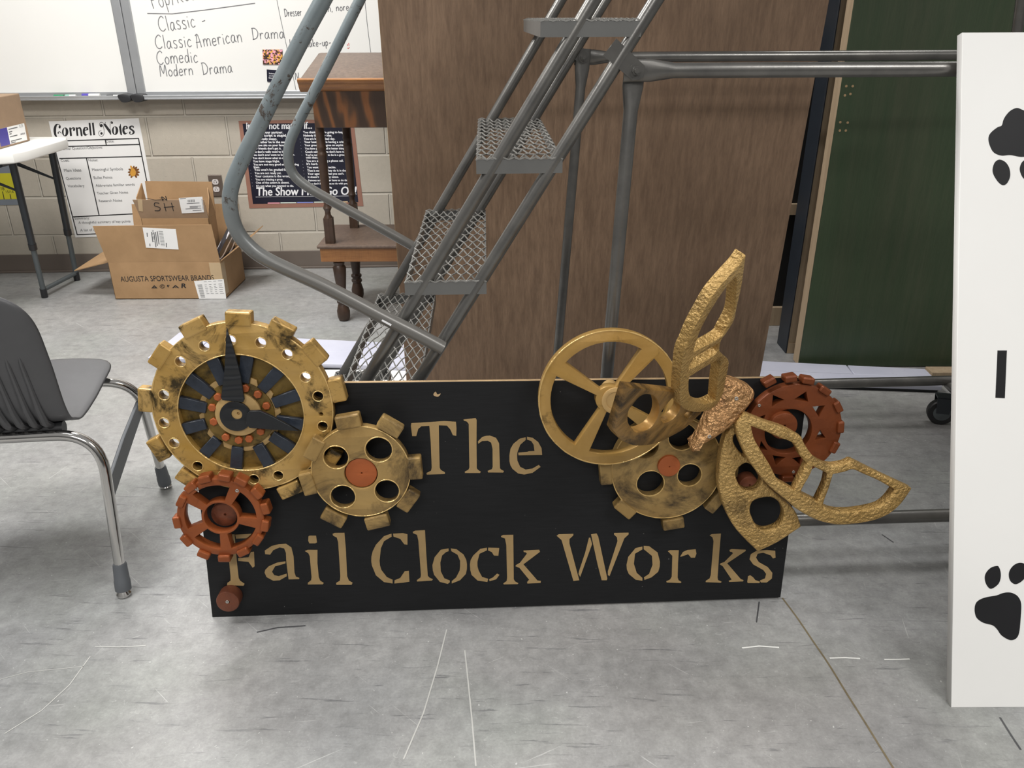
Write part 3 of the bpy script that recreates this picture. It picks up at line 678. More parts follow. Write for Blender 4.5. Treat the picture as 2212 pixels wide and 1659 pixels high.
# ================================================================== big open carton with the small one in it
t = thing('cardboard_box', 'large open brown carton with sportswear lettering on the floor by the wall', 'box', (-1.69, 4.0, 0))
X0, X1, Y0, Y1, BH = -1.965, -1.418, 3.842, 4.17, .19
th = .004
ff = Fr((0, Y0, 0), (1, 0, 0), (0, 0, 1))
b = new_bm(); box(b, XF, X0, X1, Y0, Y1, .001, .006)
box(b, XF, X0, X1, Y0, Y0+th, .001, BH); box(b, XF, X0, X1, Y1-th, Y1, .001, BH); box(b, XF, X0, X0+th, Y0, Y1, .001, BH); box(b, XF, X1-th, X1, Y0, Y1, .001, BH)
bigb = ob('carton', b, MT['card'], t, bevel=.0015, merge=False)
b = new_bm(); slab(b, [(X0, Y0, BH), (X1, Y0, BH), (X1-.01, Y0-.012, BH+.185), (X0-.028, Y0-.012, BH+.18)], .004); flap = ob('front_flap', b, MT['card'], t)
b = new_bm(); slab(b, [(X0, Y0+.01, BH), (X0, Y1-.01, BH), (X0-.17, Y1-.03, BH-.03), (X0-.20, Y0+.05, BH-.055)], .004); ob('side_flap', b, MT['card'], t)
b = new_bm(); slab(b, [(X1, Y0+.01, BH), (X1, Y1-.01, BH), (X1+.135, Y1-.01, BH+.10), (X1+.135, Y0+.17, BH+.095)], .004); ob('side_flap', b, MT['card'], t)
b = new_bm(); slab(b, [(X0, Y1, BH), (X1, Y1, BH), (X1+.005, Y1+.04, BH+.205), (X0+.0, Y1+.04, BH+.205)], .004); ob('back_flap', b, MT['card'], t)
ff2 = Fr((0, Y0, 0), (1, 0, 0), (0, 0, 1))
b = new_bm()
def fp(x, y, w=.0008): return ff2.px(x, y, w)
text(b, ff2, 'AUGUSTA SPORTSWEAR BRANDS', fp(261, 608.5), fp(463, 605), .0008, 1.25)
def fg(x, y): return fp(240+x/8.508, 580+y/8.508)
prism(b, ff2, [[fg(740, 362), fg(792, 306), fg(852, 362)], [fg(775, 350), fg(792, 330), fg(815, 350)]], .0003, .0009)
prism(b, ff2, [[fg(*p) for p in circle((940, 328), 46, 28, 36)], [fg(*p) for p in circle((940, 328), 39, 28, 30)]], .0003, .0009)
for a, c in (((922, 302), (922, 355)), ((922, 330), (955, 302)), ((925, 325), (958, 352)), ((958, 302), (958, 352))): ribbon(b, ff2, [fg(*a), fg(*c)], .0014, .0009)
prism(b, ff2, [[fg(1028, 302), fg(1075, 302), fg(1068, 312), fg(1046, 312), fg(1044, 322), fg(1066, 322), fg(1045, 356), fg(1050, 334), fg(1028, 332)]], .0003, .0009)
prism(b, ff2, [[fg(1122, 358), fg(1172, 308), fg(1192, 308), fg(1250, 358), fg(1222, 358), fg(1180, 322), fg(1150, 358)]], .0003, .0009)
ribbon(b, ff2, [fg(1165, 336), fg(1200, 356)], .003, .0009)
text(b, ff2, 'R', fg(1295, 355), fg(1378, 355), .0008, .75, .2, bold=.0012)
ob('printed_text', b, MT['ink'], bigb, label='black printed lettering and small sport marks', smooth=None)
b = new_bm(); q2 = [fp(430, 645.5), fp(489, 645.5), fp(483, 602.5), fp(419, 607)]; prism(b, ff2, [q2], .0004, .0012); lab = ob('packing_label', b, MT['paper'], t, label='white packing label with barcode')
def l2(u, v): a, c_, d, e = [Vector(p) for p in q2]; p = (a.lerp(c_, u)).lerp(e.lerp(d, u), v); return (p.x, p.y)
b = new_bm()
for i in range(16): ribbon(b, ff2, [l2(.08, .08+i*.047), l2(.24, .08+i*.047)], .0012+.0012*((i*7) % 3)/2, .0014)
for j, v in enumerate((.92, .76, .66, .58, .48, .38, .28)):
    for u0, u1 in ((.32, .42), (.47, .58), (.64, .74), (.80, .95)): ribbon(b, ff2, [l2(u0, v), l2(u1-.02*(j % 3), v)], .0018, .0014)
ob('printed_text', b, MT['grey_ink'], lab, smooth=None)
# label on the raised flap
fo = Vector((0, Y0, BH)); ffl = Fr(fo, (1, 0, 0), Vector((0, -.012, .185)))
b = new_bm(); q3 = [ffl.px(315.5, 535, .001), ffl.px(386, 539, .001), ffl.px(379.5, 495, .001), ffl.px(308, 491.5, .001)]; prism(b, ffl, [q3], .0006, .0014); lab = ob('shipping_label', b, MT['paper'], flap, label='white shipping label')
def l3(u, v): a, c_, d, e = [Vector(p) for p in q3]; p = (a.lerp(c_, u)).lerp(e.lerp(d, u), v); return (p.x, p.y)
for i in range(14): 
    if i == 0: b = new_bm()
    ribbon(b, ffl, [l3(.47, .14+i*.055), l3(.60, .14+i*.055)], .0012+.001*((i*5) % 3)/2, .0016)
for u, v0, v1 in ((.36, .12, .82), (.31, .05, .8), (.24, .3, .8), (.13, .08, .22), (.10, .55, .75), (.42, .2, .85), (.64, .08, .3)): ribbon(b, ffl, [l3(u, v0), l3(u+.01, v1)], .0042, .0016)
text(b, ffl, 'ICL 49 7', l3(.27, .9), l3(.25, .3), .0016, .8)
ob('barcode_print', b, MT['grey_ink'], lab, smooth=None) if False else ob('barcode', b, MT['grey_ink'], lab, smooth=None)
# crease lines and tape on the flap and the right side
b = new_bm(); box(b, Fr((X1, Y0, 0), (0, 1, 0), (0, 0, 1)), .0, .055, .02, BH-.01, 0, .0008); box(b, ff2, X1-X1+X1-.055, X1, .1, BH-.004, 0, .0008); ob('packing_tape', b, MT['tape'], t, label='clear brown packing tape')

# small carton standing inside
t = thing('cardboard_box', 'small open brown carton marked SH, standing inside the large sportswear carton', 'box', (-1.64, 4.02, .007))
x0, x1, y0, y1, h0, h1 = -1.80, -1.472, 3.925, 4.03, .0075, .385
rim = .475
b = new_bm(); box(b, XF, x0, x1, y0, y1, h0, h0+.004)
for a in ((x0, x1, y0, y0+th), (x0, x1, y1-th, y1), (x0, x0+th, y0, y1), (x1-th, x1, y0, y1)): box(b, XF, a[0], a[1], a[2], a[3], h0, h1)
sm = ob('carton', b, MT['card'], t, bevel=.0015, merge=False)
sf = Fr((0, y0, 0), (1, 0, 0), (0, 0, 1))
b = new_bm(); slab(b, [(x0, y0, h1), (x1, y0, h1), (x1-.005, y0-.012, rim), (x0-.018, y0-.012, rim+.002)], .004); fl2 = ob('front_flap', b, MT['card_grey'], t)
b = new_bm(); slab(b, [(x0, y1, h1), (x1, y1, h1), (x1+.0, y1+.015, .537), (x0+.0, y1+.015, .542)], .004); ob('back_flap', b, MT['card'], t)
b = new_bm(); slab(b, [(x0, y0, h1), (x0, y1, h1), (x0-.012, y1+.005, .535), (x0-.014, y0+.03, rim+.005)], .004); ob('side_flap', b, MT['card'], t)
b = new_bm(); slab(b, [(x1, y0, h1), (x1, y1, h1), (x1-.01, y1-.02, rim+.04), (x1+.004, y0+.04, rim+.0)], .004); ob('side_flap', b, MT['card'], t)
sfl = Fr((0, y0, h1), (1, 0, 0), Vector((0, -.012, rim-h1)))
b = new_bm(); q4 = [sfl.px(393, 461, .001), sfl.px(441, 458.5, .001), sfl.px(437, 425, .001), sfl.px(386, 428, .001)]; prism(b, sfl, [q4], .0006, .0014); lab = ob('shipping_label', b, MT['paper'], fl2)
def l4(u, v): a, c_, d, e = [Vector(p) for p in q4]; p = (a.lerp(c_, u)).lerp(e.lerp(d, u), v); return (p.x, p.y)
b = new_bm()
for i in range(9): ribbon(b, sfl, [l4(.36+i*.035, .70), l4(.36+i*.035, .86)], .0014+.0012*(i % 3)/2, .0016)
for u0, u1, v in ((.3, .85, .62), (.4, .9, .42), (.4, .75, .36), (.2, .9, .28), (.5, .9, .15), (.05, .3, .95)): ribbon(b, sfl, [l4(u0, v), l4(u1, v)], .003, .0016)
for i in range(8): ribbon(b, sfl, [l4(.97, .2+i*.085), l4(.97, .24+i*.085)], .004, .0016)
ob('barcode', b, MT['grey_ink'], lab, smooth=None)
b = new_bm()
hand(b, sfl, 'S', sfl.px(333, 456, .001), sfl.px(349, 456, .001), .042, .0035, .0012); hand(b, sfl, 'H', sfl.px(355, 456, .001), sfl.px(378, 455, .001), .04, .0035, .0012)
hand(b, sfl, 'N', sfl.px(350, 434, .001), sfl.px(362, 432, .001), .022, .0045, .0012)
ribbon(b, sfl, [sfl.px(*p, .001) for p in ((315, 428), (335, 432), (355, 431), (345, 427))], .0025, .0012)
ob('marker_writing', b, MT['ink'], fl2, smooth=None)
b = new_bm(); prism(b, sfl, [[sfl.px(*p, .001) for p in ((300, 456), (309, 457), (307, 431), (297, 430))]], .0004, .001); ob('tape_strip', b, MT['tape'], fl2)
# things packed in the big carton
t = thing('wrapped_shirt', 'black and white printed packet sticking out of the large carton', 'packet', (-1.45, 3.95, .0065))
kk = Mat('black_white_stripe_print', .25)
wv = kk.n('ShaderNodeTexWave'); wv.inputs['Scale'].default_value = 14; wv.inputs['Distortion'].default_value = 3; kk.l(kk.co((1, .3, 1), (0, .6, .4)), wv.inputs['Vector'])
kk.color(kk.ramp(wv.outputs['Fac'], [(0, lin(40, 40, 46)), (.86, lin(52, 52, 60)), (.9, lin(230, 230, 236))]))
b = new_bm(); slab(b, [(-1.450, 3.87, .01), (-1.450, 4.12, .01), (-1.452, 4.12, .30), (-1.450, 3.875, .225)], .023, (-1, 0, 0)); ob('packet', b, kk.m, t, bevel=.004)

# ================================================================== old wooden lectern
t = thing('lectern', 'old dark oak lectern with sloped top and turned legs behind the ladder', 'lectern', (-.55, 3.68, 0))
LX0, LX1, LY0, LY1 = -.81, -.22, 3.49, 3.87
b = new_bm(); box(b, XF, LX0, LX1, LY0, LY1, .855, 1.02); ob('desk_box', b, MT['oak'], t, bevel=.003)
b = new_bm(); prism(b, Fr((LX0-.045, 0, 0), (0, 1, 0), (0, 0, 1)), [catmull([(LY0-.03, 1.047), (LY0-.032, 1.035), (LY0-.022, 1.024), (LY0-.018, 1.016), (LY0-.004, 1.0), (LY0+.02, .995), (LY0+.03, 1.02), (LY0+.02, 1.047)], 3)], 0, LX1-LX0+.09); ob('front_moulding', b, MT['oak_light'], t, smooth=True)
b = new_bm(); prism(b, Fr((LX0-.035, 0, 0), (0, 1, 0), (0, 0, 1)), [[(LY0-.012, 1.02), (LY1+.03, 1.02), (LY1+.03, 1.128), (LY1-.02, 1.128), (LY0-.012, 1.05)]], 0, LX1-LX0+.07); ob('sloped_top', b, MT['oak_top'], t, bevel=.003)
SH, SB = .362, .286
b = new_bm(); box(b, XF, LX0-.032, LX1+.03, LY0, LY1, SB, SH-.014); ob('shelf_apron', b, MT['oak_light'], t, bevel=.003)
b = new_bm(); box(b, XF, LX0-.042, LX1+.04, LY0-.012, LY1+.01, SH-.014, SH); ob('shelf', b, MT['oak_top'], t, bevel=.004)
post = [(.020, 0), (.020, .11), (.020, .112), (.013, .125), (.012, .14), (.019, .155), (.013, .17), (.016, .2), (.019, .27), (.019, .37), (.021, .375), (.021, .385), (.018, .39), (.018, .40), (.021, .41), (.019, .415), (.019, .493)]
leg = [(.016, 0), (.024, .004), (.029, .02), (.030, .045), (.022, .075), (.020, .08), (.026, .088), (.026, .096), (.021, .1), (.021, .108), (.026, .112), (.026, .12), (.019, .127), (.021, .15), (.027, .21), (.030, .25), (.022, .262), (.025, .27), (.025, .276), (.02, .28), (.02, .287)]
for px_, py_ in ((-.80, 3.53), (-.745, 3.82), (-.25, 3.53), (-.25, 3.82)):
    b = new_bm(); lathe(b, (px_, py_, SH), (0, 0, 1), post, 8 if False else 16)
    box(b, XF, px_-.019, px_+.019, py_-.019, py_+.019, SH, SH+.112); ob('post', b, MT['oak_dark'], t, smooth=True)
for px_, py_ in ((-.772, 3.53), (-.762, 3.85), (-.26, 3.53), (-.26, 3.85)):
    b = new_bm(); lathe(b, (px_, py_, 0), (0, 0, 1), leg, 12); ob('leg', b, MT['oak_dark'], t, smooth=True)

# ================================================================== school chair
co_ = Vector((-1.245, 1.775, 0)); f_ = Vector((-.18, .984, 0)).normalized(); r_ = Vector((f_.y, -f_.x, 0))
def ch(lat, fw, z): return co_ + r_*lat + f_*fw + Vector((0, 0, z))
t = thing('chair', 'charcoal plastic school chair with chrome legs at the left of the sign', 'chair', co_)
prof = catmull([(.235, .395, 0), (.225, .43, 0), (.19, .443, 0), (.10, .438, 0), (0, .428, 0), (-.10, .424, 0), (-.165, .44, 0), (-.20, .485, 0), (-.222, .56, 0), (-.243, .65, 0), (-.262, .73, 0), (-.275, .785, 0)], 4, False)
b = new_bm(); rows = []; N = len(prof)-1; K = 14
for i, p in enumerate(prof):
    s = i/N
    if s < .5: hw = .224 if p[0] < .135 else .134+.09*math.sqrt(max(0, 1-((p[0]-.135)/.1005)**2))
    if s < .5 and p[0] < 0: hw = .224-.006*min(1, -p[0]/.16)
    if s >= .5: hw = .218+.002*math.sin((s-.52)*3)
    if s > .82: hw *= math.sqrt(max(0.05, 1-((s-.82)/.185)**2.6))
    row = []
    for k2 in range(K+1):
        a = -1+2*k2/K; lat = a*hw
        edge = abs(a)**3.5
        if s < .5: dz = -.018*edge*(1 if s > .1 else .4) ; fw = p[0]; z = p[1]+dz+.008*(abs(a)**2)
        else: fw = p[0]+.028*abs(a)**2.2*min(1, (s-.5)*4); z = p[1]
        row.append(b.verts.new(ch(lat, fw, z)))
    rows.append(row)
for A, B in zip(rows, rows[1:]):
    for k2 in range(K): b.faces.new((A[k2], A[k2+1], B[k2+1], B[k2]))
sh = ob('shell', b, MT['plastic'], t, smooth=True)
so = sh.modifiers.new('thick', 'SOLIDIFY'); so.thickness = .009; so.offset = 0
ss = sh.modifiers.new('sub', 'SUBSURF'); ss.levels = 1; ss.render_levels = 1
for lat in (-.182, -.128, -.074, -.02, .034, .061, .088, .115, .142, .166):
    b = new_bm(); o_ = .028*(abs(lat)/.22)**2.2
    tube(b, [ch(lat, -.239+o_, .645), ch(lat, -.236+o_, .60), ch(lat, -.224+o_, .54), ch(lat, -.208+o_*.6, .485), ch(lat, -.185, .445), ch(lat, -.15, .418), ch(lat, -.08, .412)], [.002, .0045, .006, .008, .009, .009, .006], 8); ob('rib', b, MT['plastic'], sh, smooth=True)
def bend(p0, p1, p2, rad, n=8):
    p0, p1, p2 = Vector(p0), Vector(p1), Vector(p2); a = p1+(p0-p1).normalized()*rad; c = p1+(p2-p1).normalized()*rad
    return [p0]+[(a*(1-s)**2+p1*2*s*(1-s)+c*s*s) for s in [i/n for i in range(n+1)]]+[p2]
for nm, f0, z0, f1, top in (('rear', -.165, .408, -.245, .175), ('front', .135, .395, .245, .185)):
    for sd in (1, -1):
        foot = ch(.266*sd, f1, .03); b = new_bm()
        tube(b, bend(ch(0, f0, z0), ch(.274*sd, f0-.02*(1 if nm == 'rear' else -1), z0), foot, .10, 12), .0125, 18); lg = ob('leg', b, MT['chrome'], t, smooth=True)
        d = (foot-ch(.274*sd, f0-.02*(1 if nm == 'rear' else -1), z0)).normalized()
        b = new_bm(); tube(b, [foot-d*.055, foot-d*.05, foot-d*.012, foot-d*.01, foot+d*.014], [.0145, .016, .0175, .0185, .0185], 20); ob('leg_boot', b, MT['boot'], lg, smooth=True)
        b = new_bm(); lathe(b, (foot.x+d.x*.03, foot.y+d.y*.03, 0), (0, 0, 1), [(.010, 0), (.0165, .003), (.0175, .008), (.013, .015), (.008, .022)], 20); ob('glide', b, MT['chrome'], lg, smooth=True)
for sd in (1, -1):
    A0 = ch(.264*sd, -.216, .20); A1 = ch(.266*sd, -.205, .275); B0_ = ch(.262*sd, .19, .285); B1 = ch(.262*sd, .172, .325)
    b = new_bm(); pts = [A0, A0.lerp(B0_, .12)+Vector((0, 0, .02)), A0.lerp(B0_, .5)+Vector((0, 0, .012)), B0_, B1, A1.lerp(B1, .5)+Vector((0, 0, .008)), A1.lerp(B1, .15)+Vector((0, 0, .004)), A1]
    fv = [b.verts.new(p+r_*.006*sd) for p in pts]; bv = [b.verts.new(p-r_*.004*sd) for p in pts]
    b.faces.new(fv); b.faces.new(bv[::-1])
    for i in range(len(pts)): b.faces.new((fv[i], bv[i], bv[(i+1) % len(pts)], fv[(i+1) % len(pts)]))
    ob('side_brace', b, MT['boot'], t, bevel=.003)
b = new_bm(); tube(b, [ch(-.19, -.15, .412), ch(.19, -.15, .412)], .017, 10); ob('seat_socket', b, MT['black_plastic'], t, smooth=True)

# ================================================================== rolling ladder
LYW = .045
y1, y2 = 1.66, 2.33
near = Fr((0, y1, 0), (1, LYW, 0), (0, 0, 1)); far = Fr((-.03, y2, 0), (1, LYW, 0), (0, 0, 1))
t = thing('rolling_ladder', 'grey tubular steel rolling ladder with mesh treads standing behind the sign', 'ladder', (.4, 2.0, 0))
SL = .628
def bl(h): return -.3277+(h-.53)*SL
HT = 2.02
for fr, nm in ((near, 'n'), (far, 'f')):
    for off in (0, .117):
        dx = 0 if nm == 'n' else -.0
        b = new_bm(); tube(b, [fr.P(bl(.045)+off+dx, .045), fr.P(bl(HT)+off+dx, HT)], .0138, 18); ob('stringer', b, MT['steel'], t, smooth=True)
# treads of expanded metal
def tread(h, name='tread', depth=.172):
    xa = {.25: -.53, .5: -.38, .75: -.2256, 1.0: -.07, 1.25: .055}.get(h, -.38+(h-.5)*SL)
    xb = xa+depth
    hf = h+.012
    b = new_bm(); A = near.P(xa, 0, .012); Bv = near.P(xb, 0, .012); C_ = far.P(xb+.01, 0, -.012); D = far.P(xa+.01, 0, -.012)
    fr = Fr(A+Vector((0, 0, hf)), Bv-A, D-A); L = (D-A).length; Wd = (Bv-A).length
    cc = [(0, 0), (Wd, 0), ((C_-A).dot(fr.u), (C_-A).dot(fr.v)), ((D-A).dot(fr.u), (D-A).dot(fr.v))]
    e = .004
    for i in range(4):
        p, q_ = Vector(cc[i]), Vector(cc[(i+1) % 4]); d = (q_-p).normalized(); nn = Vector((-d.y, d.x))
        box(b, Fr(fr.P(p.x, p.y, 0), fr.P(q_.x, q_.y)-fr.P(p.x, p.y), Vector((0, 0, 1))), 0, (q_-p).length, -.027, .001, -e, 0)
    tr = ob(name, b, MT['tread'], t, merge=False)
    b = new_bm(); nx, ny = 8, 10; dx, dy = Wd/nx, L/ny
    for j in range(ny+1):
        for sgn in (1, -1):
            pts = []
            for i in range(nx*2+1):
                u = i*dx/2; v = j*dy + sgn*(dy/2 if i % 2 else 0)
                vv = min(max(v, 0), L); sk = .01*vv/L
                pts.append(fr.P(u+sk-.0*vv, vv, .0025 + .002*(1 if (i % 2) else -1)))
            if sgn < 0 and j == 0 or sgn > 0 and j == ny: pass
            n = len(pts)
            for p, q_ in zip(pts, pts[1:]):
                d = (q_-p); 
                if d.length < 1e-5: continue
                box(b, Fr(p, d, fr.v), -.0004, d.length+.0004, -.0009, .0009, -.0012, .0014)
    ob('tread_mesh', b, MT['mesh'], tr, merge=False, smooth=None)
for h in (.25, .5, .75, 1.0): tread(h)
tread(1.25, depth=.19); tread(1.5); tread(1.75)
# working platform at the top, out of frame, shading the floor below
b = new_bm(); A = near.P(bl(2.0)+.1, 0, 0); Bv = near.P(1.34, 0, 0); C_ = far.P(1.34, 0); D = far.P(bl(2.0)+.1, 0)
slab(b, [p+Vector((0, 0, 2.02)) for p in (A, Bv, C_, D)], .05, (0, 0, 1)); ob('platform', b, MT['tread'], t)
# hand rails
HRN = Fr((0, y1-.032, 0), (1, LYW, 0), (0, 0, 1)); HRF = Fr((-.03, y2+.03, 0), (1, LYW, 0), (0, 0, 1))
def rail(fr, pxs, r, ext):
    P = [Vector((*fr.px(*p), 0)) for p in pxs]
    P = [tuple(p) for p in catmull(P, 6, False)]
    d = (Vector(P[0])-Vector(P[2])).normalized(); P = [tuple(Vector(P[0])+d*ext)]+P
    b = new_bm(); tube(b, [fr.P(p[0], p[1]) for p in P], r, 20); return ob('handrail', b, MT['rail'], t, smooth=True)
rail(HRN, [(700, -4), (640, 108), (575, 240), (520, 352), (500, 404), (497, 446), (508, 490), (533, 527), (580, 562), (700, 618), (830, 686), (905, 724), (957, 752)], .0150, .8)
rail(HRF, [(779, -4), (732, 92), (680, 195), (642, 270), (626, 310), (623, 345), (635, 378), (665, 404), (720, 436), (800, 480), (880, 525), (905, 540)], .0142, .8)
# posts, cross bars and base tubes with flattened bolted ends
def flatbar(fr, a, c, r, name, m=MT['steel'], f0=True, f1=False, w=0):
    a, c = Vector(a), Vector(c); d = (c-a).normalized(); q_ = Vector((-d.y, d.x)); L = (c-a).length
    b = new_bm(); seg = 18; rings = []
    prof_ = ([(-.022, 1.45, .22), (.03, 1.45, .22), (.075, 1.0, 1.0)] if f0 else [(0, 1, 1)])+([(L-.075, 1, 1), (L-.03, 1.45, .22), (L+.022, 1.45, .22)] if f1 else [(L, 1, 1)])
    for s, ka, kb in prof_:
        p = a+d*s
        rings.append([b.verts.new(fr.P(*(p+q_*math.cos(2*math.pi*k3/seg)*r*ka), w+math.sin(2*math.pi*k3/seg)*r*kb)) for k3 in range(seg)])
    for A_, B_ in zip(rings, rings[1:]):
        for k3 in range(seg): b.faces.new((A_[k3], A_[(k3+1) % seg], B_[(k3+1) % seg], B_[k3]))
    b.faces.new(rings[0][::-1]); b.faces.new(rings[-1]); return ob(name, b, m, t, smooth=True)
def bolt(fr, p, w, name='bolt', parent=None):
    b = new_bm(); prism(b, fr, [circle(p, .0085, 6)], w, w+.007); prism(b, fr, [circle(p, .013, 20)], w-.002, w+.0005); prism(b, fr, [circle(p, .0045, 10)], w+.007, w+.012)
    ob(name, b, MT['steel'], parent or t)
nb = near.px(1371, 152); fb = far.px(1259, 124)
flatbar(near, nb, near.px(1311, 815), .0142, 'post', w=-.004); flatbar(far, fb, far.px(1199, 822), .0135, 'post', w=.004)
flatbar(near, nb, (1.36, nb[1]-.002), .0142, 'crossbar', w=.006); flatbar(far, fb, (1.36, fb[1]), .0135, 'crossbar', w=-.006)
bolt(near, nb, .012); bolt(far, fb, .010)
for fr, p in ((near, nb), (far, fb)):
    b = new_bm(); e = Vector(p); s_ = e+Vector((-.052, .042)); d = (e-s_).normalized(); q_ = Vector((-d.y, d.x))*.019
    prism(b, fr, [[tuple(s_+q_), tuple(e+q_*.9+d*.008), tuple(e+d*.02), tuple(e-q_*.9+d*.008), tuple(s_-q_)]], .009 if fr is near else .004, .012 if fr is near else .007); ob('gusset_plate', b, MT['steel'], t)
# lower run of the posts down to the base tubes
BHT = .118
b = new_bm(); p_ = near.px(1311, 815); tube(b, [near.P(*p_, -.004), near.P(p_[0], BHT, -.004)], .0142, 16); ob('post_foot', b, MT['steel'], t, smooth=True)
farb = Fr((-.03, 2.432, 0), (1, LYW*.6, 0), (0, 0, 1))
b = new_bm(); tube(b, [near.P(-.2, BHT, -.02), near.P(1.42, BHT, -.02)], .0165, 18); ob('base_tube', b, MT['steel'], t, smooth=True)
b = new_bm(); tube(b, [farb.P(-.2, .142), farb.P(1.55, .158)], .0165, 18); ob('base_tube', b, MT['steel'], t, smooth=True)
for xx in (-.18, 1.46):
    b = new_bm(); tube(b, [near.P(xx, BHT, -.02), farb.P(xx+.03, .145)], .0145, 14); ob('base_crosstube', b, MT['steel'], t, smooth=True)
rp0, rp1 = Vector(far.px(2092, 835)), Vector(far.px(2207, -6))
b = new_bm(); tube(b, [far.P(*(rp0+(rp0-rp1)*-.0)), far.P(*(rp1+(rp1-rp0)*.55))], .0138, 16); ob('rear_post', b, MT['steel'], t, smooth=True)
b = new_bm(); tube(b, [near.P(1.325, .12), near.P(1.325, 2.0)], .0138, 16); ob('rear_post', b, MT['steel'], t, smooth=True)
def caster(p, r=.05):
    p = Vector(p); fr = Fr(p, (1, -.25, 0), (0, 0, 1))
    b = new_bm()
    for w in (-.021, .018): prism(b, fr, [[(-.02, r), (.02, r), (.026, r+.058), (-.026, r+.058)]], w, w+.003)
    box(b, fr, -.026, .026, r+.055, r+.06, -.021, .021); fk = ob('caster_fork', b, MT['dark_metal'], t)
    b = new_bm(); c0 = fr.P(0, r, -.014); lathe(b, c0, fr.n, [(r*.6, 0), (r*.92, 0), (r, .004), (r, .024), (r*.92, .028), (r*.6, .028)], 32); ob('wheel', b, MT['rubber'], fk, smooth=True)
    b = new_bm(); lathe(b, fr.P(0, r, -.016), fr.n, [(r*.35, 0), (r*.62, .002), (r*.62, .030), (r*.35, .032), (.008, .036)], 24); ob('wheel_hub', b, MT['grey_metal'], fk, smooth=True)
cw = farb.P(1.487, 0, .005); caster((cw.x, cw.y, 0), .045)
cw = near.P(1.36, 0, -.02); caster((cw.x, cw.y, 0), .045)

# ================================================================== scenery flats and boards behind the ladder
def flatv(yaw): return (math.cos(yaw), math.sin(yaw), 0)
# brown plywood panel leaning forward on the ladder
pl = math.radians(6.6); py_ = 2.705
pf = Fr((0, py_, 0), flatv(.045), (0, -math.sin(pl), math.cos(pl)))
xl = pf.px(848, 420)[0]; xr = pf.px(1714, 420)[0]
t = thing('plywood_panel', 'tall brown stained plywood panel leaning behind the ladder', 'panel', pf.P((xl+xr)/2, 0))
b = new_bm(); prism(b, pf, [[(xl, .001), (xr, .001), (xr, 2.42), (xl, 2.42)]], -.012, 0); ob('plywood_sheet', b, [MT['ply']], t, bevel=.0015)
b = new_bm(); box(b, pf, xl-.0008, xl, .001, 2.42, -.0115, -.0008); ob('raw_edge', b, MT['raw_edge'], t, label='pale unpainted plywood edge')

# lavender painted set piece lying on the floor
c4 = [fl(318, 772, .03), fl(2046, 845, .03), fl(2000, 797, .03), fl(386, 718, .03)]
c4[1] = c4[2] + (c4[0]-c4[3])*.56
lf = Fr(c4[0], c4[1]-c4[0], c4[3]-c4[0])
lf.n = Vector((0, 0, 1))
def lq(u, v): p = c4[0].lerp(c4[1], u).lerp(c4[3].lerp(c4[2], u), v)-lf.o; return (p.dot(lf.u), p.dot(lf.v))
t = thing('painted_boards', 'long lavender grey painted board set lying on the floor behind the sign', 'board', (c4[0]+c4[1])/2-Vector((0, 0, .03)))
e = .0009
cuts = [0, .055, .30, .62, .913, 1]
for i in range(2):
    v0, v1 = (.0, .49) if i == 0 else (.495, 1)
    us = [0, .055, .32, 1] if i == 0 else [0, .055, .32, .905, 1]
    for u0, u1 in zip(us, us[1:]):
        b = new_bm(); prism(b, lf, [[lq(u0+e, v0), lq(u1-e, v0), lq(u1-e, v1), lq(u0+e, v1)]], -.018, 0, .0015); ob('plank', b, MT['lavender'], t)
b = new_bm(); prism(b, lf, [[lq(.004, .03), lq(.996, .03), lq(.996, .97), lq(.004, .97)]], -.03, -.018); ob('backing', b, MT['black_plastic'], t)

t = thing('foam_board', 'flat white board lying on the floor under the ladder steps', 'board', fl(780, 825))
P4 = [fl(640, 838, .012), fl(883, 838, .012), fl(880, 798, .012), fl(655, 798, .012)]
b = new_bm(); slab(b, P4, .011, (0, 0, 1)); ob('sheet', b, MT['white_paint'], t, bevel=.002)

# green flat standing on the lavender boards' far side
gy = 2.972
gf = Fr((0, gy, 0), flatv(-.012), (0, .0, 1)); ga = gf.px(1724, 793)[0]
t = thing('green_flat', 'tall dark green painted flat with raw wood edge standing behind the white paw panel', 'flat', gf.P(ga+.5, 0))
z0g = gf.px(1724, 793)[1]; ge = gf.px(2262, 40)[0]
b = new_bm(); prism(b, gf, [[(ga, max(z0g, .004)), (ge, max(z0g, .004)), (ge, 2.44), (ga, 2.44)]], -.006, 0); ob('painted_face', b, MT['green'], t)
zf = max(z0g, .004)
b = new_bm(); box(b, gf, ga+.0005, ga+.02, zf, 2.44, -.07, -.0062); ob('side_frame', b, MT['raw_wood'], t, label='raw wood side frame')
b = new_bm(); box(b, gf, ge-.02, ge, zf, 2.44, -.07, -.0062); ob('side_frame', b, MT['raw_wood'], t, label='raw wood side frame')
b = new_bm(); box(b, gf, ga+.02, ge-.02, zf, zf+.02, -.07, -.0062); ob('bottom_frame', b, MT['raw_wood'], t, label='raw wood bottom frame')
for x, y in ((1828, 186), (1842, 186), (1825, 206), (1837, 203), (1815, 264), (1831, 265), (1814, 282), (1827, 282)):
    b = new_bm(); prism(b, gf, [circle(gf.px(x, y), .0042, 10)], -.0005, .0012, 0); prism(b, gf, [circle(gf.px(x, y), .002, 8)], .0008, .0016); ob('screw_hole', b, MT['raw_edge'], t, label='pale splintered screw hole')
# timber under the green flat
t = thing('timber_offcut', 'short raw timber block on the floor under the green flat', 'timber', fl(2050, 812))
b = new_bm(); p0_, p1_ = fl(2012, 815), fl(2120, 815); box(b, Fr(p0_, p1_-p0_, Vector((0, 1, 0))), 0, .42, 0, .06, 0, .018 if False else .02); ob('block', b, MT['raw_wood'], t, bevel=.002)
